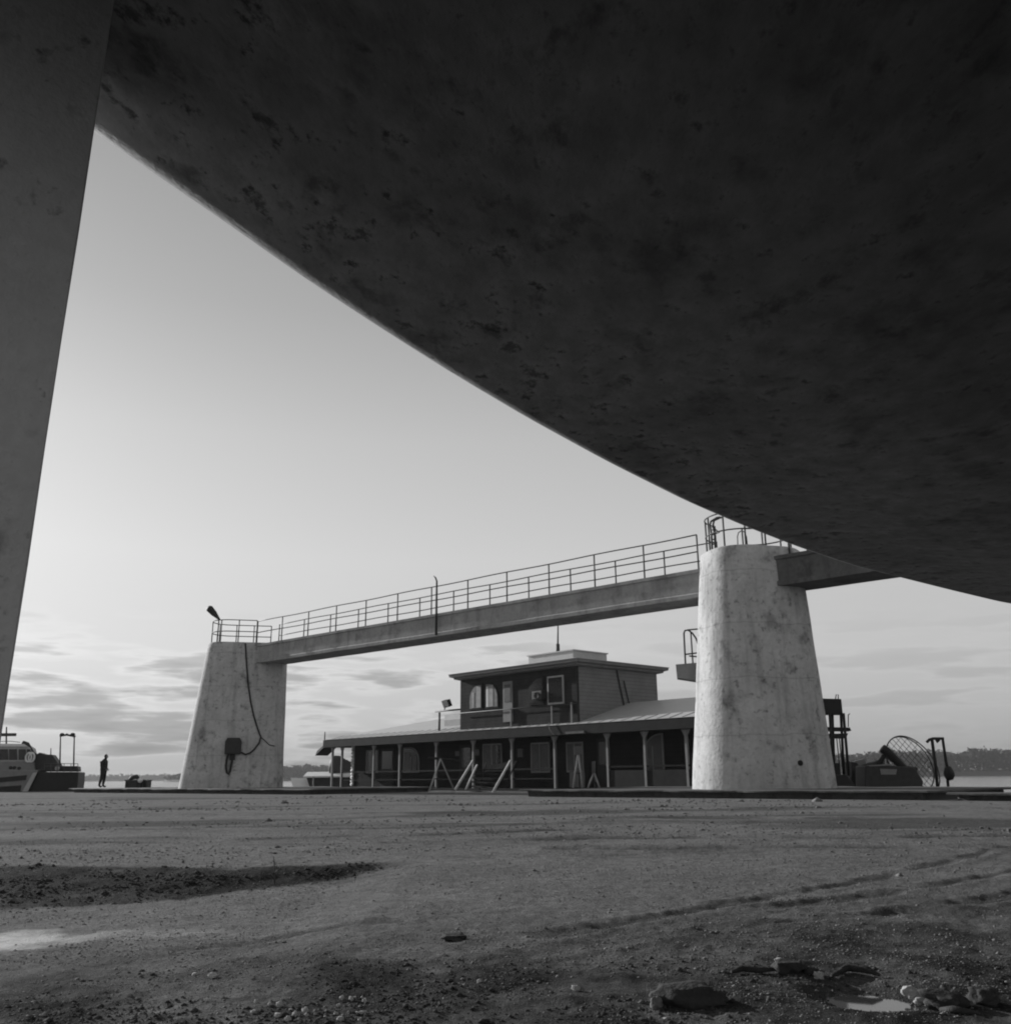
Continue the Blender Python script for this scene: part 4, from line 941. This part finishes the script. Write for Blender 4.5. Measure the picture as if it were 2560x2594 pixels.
# ------------------------------------------------------------------ the beached hull overhead and its support
edge_px = [(178, 248), (280, 322), (400, 400), (550, 508), (700, 607), (850, 702), (1000, 791), (1150, 873), (1300, 948), (1400, 991), (1500, 1030), (1600, 1064), (1700, 1090), (1800, 1115), (1905, 1140)]
HZ = 2.9
RB = 0.34
chine0 = np.array([G(x, y, HZ)[:2] for x, y in edge_px])
tg = np.gradient(chine0, axis=0); chine = []
for (x, y), t2 in zip(edge_px, tg):                # put the round bilge so that the line of sight along its edge touches it
    d = ray(x * K, y * K); t3 = np.array([t2[0], t2[1], 0]) / np.hypot(*t2); n3 = np.cross(t3, d); n3 /= np.linalg.norm(n3)
    if n3[2] < 0: n3 = -n3
    k = (HZ + RB - RB * n3[2] - CAM[2]) / d[2]; c = CAM + d * k + n3 * RB
    chine.append(c[:2] - np.array([t3[1], -t3[0]]) * RB)
t_ = np.array(chine[0]) - np.array(chine[1]); an = math.atan2(t_[1], t_[0]); q_ = np.array(chine[0]); pre = []
for st_, dr in ((0.35, 0.0), (0.6, 0.03), (0.8, 0.06), (0.8, 0.08)):
    an += dr; q_ = q_ + np.array([math.cos(an), math.sin(an)]) * st_; pre.insert(0, q_)
post = [(8.6, 13.3), (10.8, 14.6), (13.0, 15.3)]
ch = np.array([np.array(q) for q in pre] + chine + [np.array(q) for q in post])
# smooth and resample the side line
dd = np.concatenate([[0], np.cumsum(np.hypot(*np.diff(ch, axis=0).T))]); uu = np.linspace(0, dd[-1], 150)
cx_ = np.interp(uu, dd, ch[:, 0]); cy_ = np.interp(uu, dd, ch[:, 1])
for _ in range(3):
    cx_[1:-1] = (cx_[:-2] + 2 * cx_[1:-1] + cx_[2:]) / 4; cy_[1:-1] = (cy_[:-2] + 2 * cy_[1:-1] + cy_[2:]) / 4
tx = np.gradient(cx_); ty = np.gradient(cy_); ln = np.hypot(tx, ty); tx /= ln; ty /= ln
rings = []
for i in range(150):
    c = np.array([cx_[i], cy_[i], 0]); q = np.array([ty[i], -tx[i], 0]); u = uu[i] / dd[-1]
    half = 3.6 * (min(1, 0.85 + u * 0.75) if u < 0.2 else 1.0) * (1 - max(0, (u - 0.62) / 0.38) ** 1.6 * 0.93)
    rise = 0.75 * max(0, (u - 0.72) / 0.28) ** 2
    kz = HZ - min(0.5, half * 0.2)
    sec = []
    def add(o, z): sec.append(c + q * o + np.array([0, 0, z + rise]))
    add(half * 0.999, kz)                                       # keel
    add(half * 0.75, kz + 0.06); add(half * 0.5, kz + 0.22); add(half * 0.3, kz + 0.40)
    for k_ in range(8):                                         # round bilge
        a = k_ / 7 * math.pi / 2; rb = RB
        add(rb - rb * math.sin(a), HZ + rb - rb * math.cos(a))
    add(-0.05, HZ + 1.4); add(-0.12, HZ + 2.6)
    add(half * 2 + 0.12, HZ + 2.6); add(half * 2 + 0.05, HZ + 1.4); add(half * 2, HZ + 0.34); add(half * 2 - 0.34, HZ); add(half * 1.5, kz + 0.16)
    rings.append(sec)
bh = thing('beached_boat', 'huge dark weathered boat hull looming overhead, seen from below', 'boat', (1.0, 1.0, HZ - 0.6))
ho_ = MB().loft(rings).build('hull', M['hull'], bh)
wv = np.zeros(len(ho_.data.vertices), np.float32); prof_w = [0.15, 0.3, 0.5, 0.85, 1, 1, 0.95, 0.85, 0.6, 0.4, 0.2, 0.1] + [0.1] * 7
for i in range(150):
    k_ = 1.0 if uu[i] / dd[-1] < 0.62 else max(0.1, 1 - (uu[i] / dd[-1] - 0.62) * 6)
    for q_i, w_ in enumerate(prof_w[:len(rings[0])]): wv[i * len(rings[0]) + q_i] = w_ * k_
at_ = ho_.data.attributes.new('wear', 'FLOAT', 'POINT'); at_.data.foreach_set('value', wv)
kr = []
for i in range(74, 128, 6):                         # deep keel added out of view to darken the hull; the boat stands on it
    q = np.array([ty[i], -tx[i], 0]); kp = rings[i][0]; kb = np.array([kp[0], kp[1], 0])
    kr.append([kb - q * 0.28 + [0, 0, kp[2] + 0.1], kb + q * 0.28 + [0, 0, kp[2] + 0.1], kb + q * 0.22 + [0, 0, -0.12], kb - q * 0.22 + [0, 0, -0.12]])
MB().loft(kr, smooth=False).build('added_keel', M['black'], bh)
# the pillar: its right edge stands 2.2 m away; the hull lies on it; its unseen length is added to cast shade
pe_ = ray(236, 333); k_ = 2.05 / pe_[1]; e0 = CAM + pe_ * k_
fd = np.array([-0.86, -0.51, 0.0]); bd = np.array([-0.51, 0.86, 0.0])
def PF(a, b, z): return np.array([e0[0], e0[1], 0]) + fd * a + bd * b + np.array([0, 0, z])
pl = MB()
gz0 = min(gz(*PF(a, b, 0)[:2]) for a in (0, 3.0) for b in (0, .55)) - 0.25
rings = []
for i in range(13):
    z = gz0 + (HZ + 0.25 - gz0) * i / 12; jit = lambda a: 0.004 * mnoise.noise(Vector((a * 3, z * 2.2, 1.0)))
    la = (2.3 - z) * 0.019 - 0.003
    rings.append([PF(la + 0.005, 0 + jit(0), z), PF(3.0, 0 + jit(1), z), PF(3.0, 0.5, z), PF(la + 0.05 + jit(2), 0.5, z), PF(la + 0.001 + jit(3), 0.006, z)])
pl.loft(rings, smooth=False)
tag(pl.build('support_wall', M['pillar'], org=PF(.45, .25, gz0)), 'grey blotchy concrete support wall along the left edge, propping the boat hull', 'support wall')

# ------------------------------------------------------------------ stones, puddle, driftwood and other litter in the foreground
def stone(x, y, w, hgt, label, mat=M['stone'], seed=0, name='stone', group=None, depth=0.8, flat=None):
    g = G(x, y, 0.0)
    for _ in range(4): g = G(x, y, gz(g[0], g[1]))
    rr = w / 2
    mb = MB(); mb.ball((g[0], g[1] + rr * depth * 0.6, g[2] + hgt * 0.35), rr, rr * depth, hgt * 0.65, seed, 0.7, 20, 12)
    mb.v = [(a, b, min(c, g[2] + hgt * 0.8 + 0.02 * mnoise.noise(Vector((a * 9, b * 9, seed))))) for a, b, c in mb.v]
    o = mb.build(name, mat, org=g); tag(o, label, 'stone', group); return o
stone(1300, 1902, 0.235, 0.066, 'largest dark flat topped stone block at the bottom of the picture', seed=3.0, depth=0.55)
stone(1493, 1838, 0.105, 0.055, 'dark stone behind the largest block, half sunk in the dirt', seed=5.0)
stone(1530, 1840, 0.05, 0.03, 'little dark stone just right of the half sunk one', seed=6.0)
stone(1471, 1822, 0.03, 0.03, 'tiny pale stone touching the half sunk dark one', M['pale_stone'], 8.0)
stone(1546, 1848, 0.035, 0.025, 'pale pebble between the half sunk stone and the puddle', M['pale_stone'], 9.0)
stone(857, 1776, 0.10, 0.035, 'flat dark stone lying alone in the middle of the packed dirt', seed=10.0)
stone(1790, 1906, 0.12, 0.06, 'dark stone near the bottom right corner, behind the stick of wood', seed=12.0)
stone(1862, 1898, 0.09, 0.05, 'dark stone at the far bottom right corner', seed=13.0)
stone(1240, 1905, 0.04, 0.035, 'small grey stone against the left end of the largest block', M['bark'], 14.0)
pr_ = random.Random(5); pebs = [(402, 1846, .03), (1086, 1870, .026), (366, 1842, .018), (905, 1855, .016)]
for _ in range(40):
    x = 480 + 215 * pr_.random() ** 0.8; y = 1884 + 44 * pr_.random()
    pebs.append((x + pr_.gauss(0, 9), y, .006 + .014 * pr_.random() ** 2))
for sd, (x, y, w) in enumerate(pebs):
    stone(x, y, w, w * 0.8, 'one of the pale pebbles strewn over the loose soil at the bottom edge', M['pale_stone'], 30.0 + sd, 'pebble', 'pale pebbles in the loose soil')
# puddle
pud = bpy.data.materials.new('puddle_water'); pud.use_nodes = True; pb = pud.node_tree.nodes['Principled BSDF']; pb.inputs['Base Color'].default_value = (.05, .05, .05, 1); pb.inputs['Roughness'].default_value = 0.06
tag(MB().add([(PUD[0] + 0.3 * math.cos(a), PUD[1] + 0.36 * math.sin(a), PUD[2] - 0.001) for a in np.linspace(0, 2 * math.pi, 49)[:-1]], [tuple(range(48))]).build('puddle', pud), kind='structure')
# driftwood splinters at the bottom right
def splinter(pts, r, label, mat):
    q = []
    for x, y, up_ in pts:
        g = G(x, y, 0.0)
        for _ in range(3): g = G(x, y, gz(g[0], g[1]))
        q.append(np.array([g[0], g[1], gz(g[0], g[1]) + up_]))
    tag(MB().tube(q, r, 7).build('driftwood', mat, org=q[0]), label, 'driftwood')
stone(1722, 1882, 0.05, 0.035, 'pale broken lump of rubble just right of the puddle', M['pale_stone'], 41.0)
stone(1741, 1895, 0.045, 0.022, 'flatter pale broken piece in front of the rubble lump by the puddle', M['pale_stone'], 44.0)
splinter([(1570, 1856, .012), (1600, 1853, .02), (1640, 1851, .02), (1660, 1846, .01)], [.006, .014, .012, .005], 'dark stick lying behind the puddle', M['stone'])
splinter([(1380, 1838, .012), (1400, 1836, .015), (1430, 1838, .012), (1468, 1830, .008)], [.006, .012, .010, .005], 'dark thin stick lying left of the half sunk stone', M['stone'])
splinter([(1775, 1910, .008), (1800, 1914, .012), (1850, 1919, .008)], [.005, .011, .005], 'dark stick of wood lying at the bottom right corner beside the rubble', M['stone'])
# dry weed stalk on the torn edge
g = G(520, 1645, 0.02); zz = gz(g[0], g[1])
wd = thing('weed', 'lone dry weed stalk growing on the edge of the dark bank', 'plant', (g[0], g[1], zz))
wp = np.array([g[0], g[1], zz])
bar([wp + np.array([0, 0, -.02]), wp + np.array([-.01, 0, .10]), wp + np.array([-.02, 0, .20])], [.006, .005, .003], 'stem', M['weed'], wd, 5)
mb = MB()
for i in range(9):
    a = i * 2.4; z = .03 + .018 * i; c = wp + np.array([-.01, 0, z]); d = np.array([math.cos(a), math.sin(a), .6]) * (.05 - .003 * i); e_ = np.array([-math.sin(a), math.cos(a), 0]) * .006
    mb.add([c, c + d * .5 + e_, c + d, c + d * .5 - e_], [(0, 1, 2, 3)])
mb.build('leaves', M['weed'], wd)

# ------------------------------------------------------------------ loose grit and clods on the yard
def scatter(name, n, gen, mat, seed):
    rg = np.random.default_rng(seed); x, y, size = gen(rg, n)
    h, soil, pale, t = ground_fields(x, y)
    base = np.array([[1, 0, 0], [0, 1, 0], [-1, 0, 0], [0, -1, 0], [0, 0, 1], [0, 0, -1]], float)
    q = base[None] * (1 + 0.45 * rg.standard_normal((len(x), 6, 1)) * 0.6)
    an = rg.random(len(x)) * 6.283; c, s_ = np.cos(an)[:, None], np.sin(an)[:, None]
    st = 0.7 + 0.8 * rg.random((len(x), 1))
    X = q[..., 0] * st; Y = q[..., 1]; Z = q[..., 2] * 0.62
    vs = np.stack([X * c - Y * s_, X * s_ + Y * c, Z], -1) * size[:, None, None] + np.stack([x, y, h + size * 0.15], -1)[:, None]
    f0 = np.array([(0, 1, 4), (1, 2, 4), (2, 3, 4), (3, 0, 4), (1, 0, 5), (2, 1, 5), (3, 2, 5), (0, 3, 5)])
    fs = (f0[None] + (np.arange(len(x)) * 6)[:, None, None]).reshape(-1, 3)
    me = bpy.data.meshes.new(name); me.vertices.add(len(x) * 6); me.vertices.foreach_set('co', vs.ravel())
    me.loops.add(fs.size); me.loops.foreach_set('vertex_index', fs.ravel()); me.polygons.add(len(fs)); me.polygons.foreach_set('loop_start', np.arange(len(fs)) * 3)
    me.update(); me.validate(); me.materials.append(mat)
    o = bpy.data.objects.new(name, me); COL.objects.link(o); o['kind'] = 'stuff'; return o
M['grit'] = material('grit', 0.17, 0.95, 0.55, 9.0, spec=0.05)
M['coarse'] = material('coarse_grit', 0.14, 0.95, 0.5, 2.0, spec=0.05)
M['clod'] = material('dark_clods', 0.05, 0.95, 0.4, 6.0, spec=0.05)
def thin(rg, x, y, p):
    k = rg.random(len(x)) < p; return x[k], y[k]
def g1(rg, n):
    d = 2.3 * (13.0 / 2.3) ** (rg.random(n) ** 1.05); a = np.radians(rg.uniform(-33, 33, n)); x, y = d * np.sin(a), d * np.cos(a)
    h, so_, pa, t = ground_fields(x, y); x, y = thin(rg, x, y, np.clip(0.25 + 2.4 * (fbm(x / 0.5, y / 0.5, 3, 201) - 0.38), 0.05, 1) * (1 - 0.9 * sst(pa, 0.05, 0.4)))
    return x, y, (rg.gamma(1.6, 0.0008, len(x)) + 0.0005) * (1 + 0.12 * np.hypot(x, y))
scatter('gravel', 110000, g1, M['grit'], 3)
def g2(rg, n):
    x = rg.uniform(-4.8, 0.9, n); ylo = np.interp(x, [-4.5, -2.2, -1.0, 0.2, 1.2], [5.8, 7.0, 8.1, 8.55, 8.9]); yhi = np.interp(x, [-4.5, -2.2, -1.0, 0.2, 1.2], [8.5, 8.05, 8.45, 8.75, 9.0])
    y = ylo + (yhi - ylo) * rg.normal(0.5, 0.3, n)
    x, y = thin(rg, x, y, np.clip(3.5 * (fbm(x / 0.4, y / 0.4, 3, 211) - 0.36), 0, 1) * np.clip((-0.8 - x) / 1.2, 0, 1))
    return x, y, rg.gamma(1.6, 0.0035, len(x)) + 0.002
scatter('clods', 9000, g2, M['clod'], 5)
def g3(rg, n):
    d = rg.uniform(2.3, 4.4, n); a = np.radians(rg.uniform(-33, 33, n)); x, y = d * np.sin(a), d * np.cos(a)
    x, y = thin(rg, x, y, np.clip(4 * (fbm(x / 0.45, y / 0.45, 3, 221) - 0.42), 0, 1) * (1 - sst(y, 3.2, 4.3)))
    return x, y, rg.gamma(1.5, 0.0018, len(x)) + 0.0009
scatter('clods', 26000, g3, M['clod'], 6)
def g4(rg, n):
    d = 9 * (34 / 9) ** rg.random(n); a = np.radians(rg.uniform(-33, 33, n)); x, y = d * np.sin(a), d * np.cos(a); t = (x - CR[0]) * MD[0] + (y - CR[1]) * MD[1]
    x, y = thin(rg, x, y, np.clip(5 * (fbm(x / 3.2, y / 1.4, 4, 231) - 0.46), 0.02, 1) * (t < T_KERB - 0.6))
    return x, y, (rg.gamma(1.4, 0.0010, len(x)) + 0.0004) * np.hypot(x, y) * 0.33
scatter('gravel', 30000, g4, M['coarse'], 8)

# ------------------------------------------------------------------ air
hz = bpy.data.materials.new('river_haze'); hz.use_nodes = True; t = hz.node_tree; t.nodes.clear()
ho = t.nodes.new('ShaderNodeOutputMaterial'); hv = t.nodes.new('ShaderNodeVolumePrincipled'); hv.inputs['Color'].default_value = (0.9, 0.9, 0.9, 1); hv.inputs['Density'].default_value = 0.00022
t.links.new(hv.outputs[0], ho.inputs['Volume'])
tag(MB().box(XYZ, -4300, 4300, -500, 6300, -4.0, 19.0).build('haze', hz), kind='stuff')
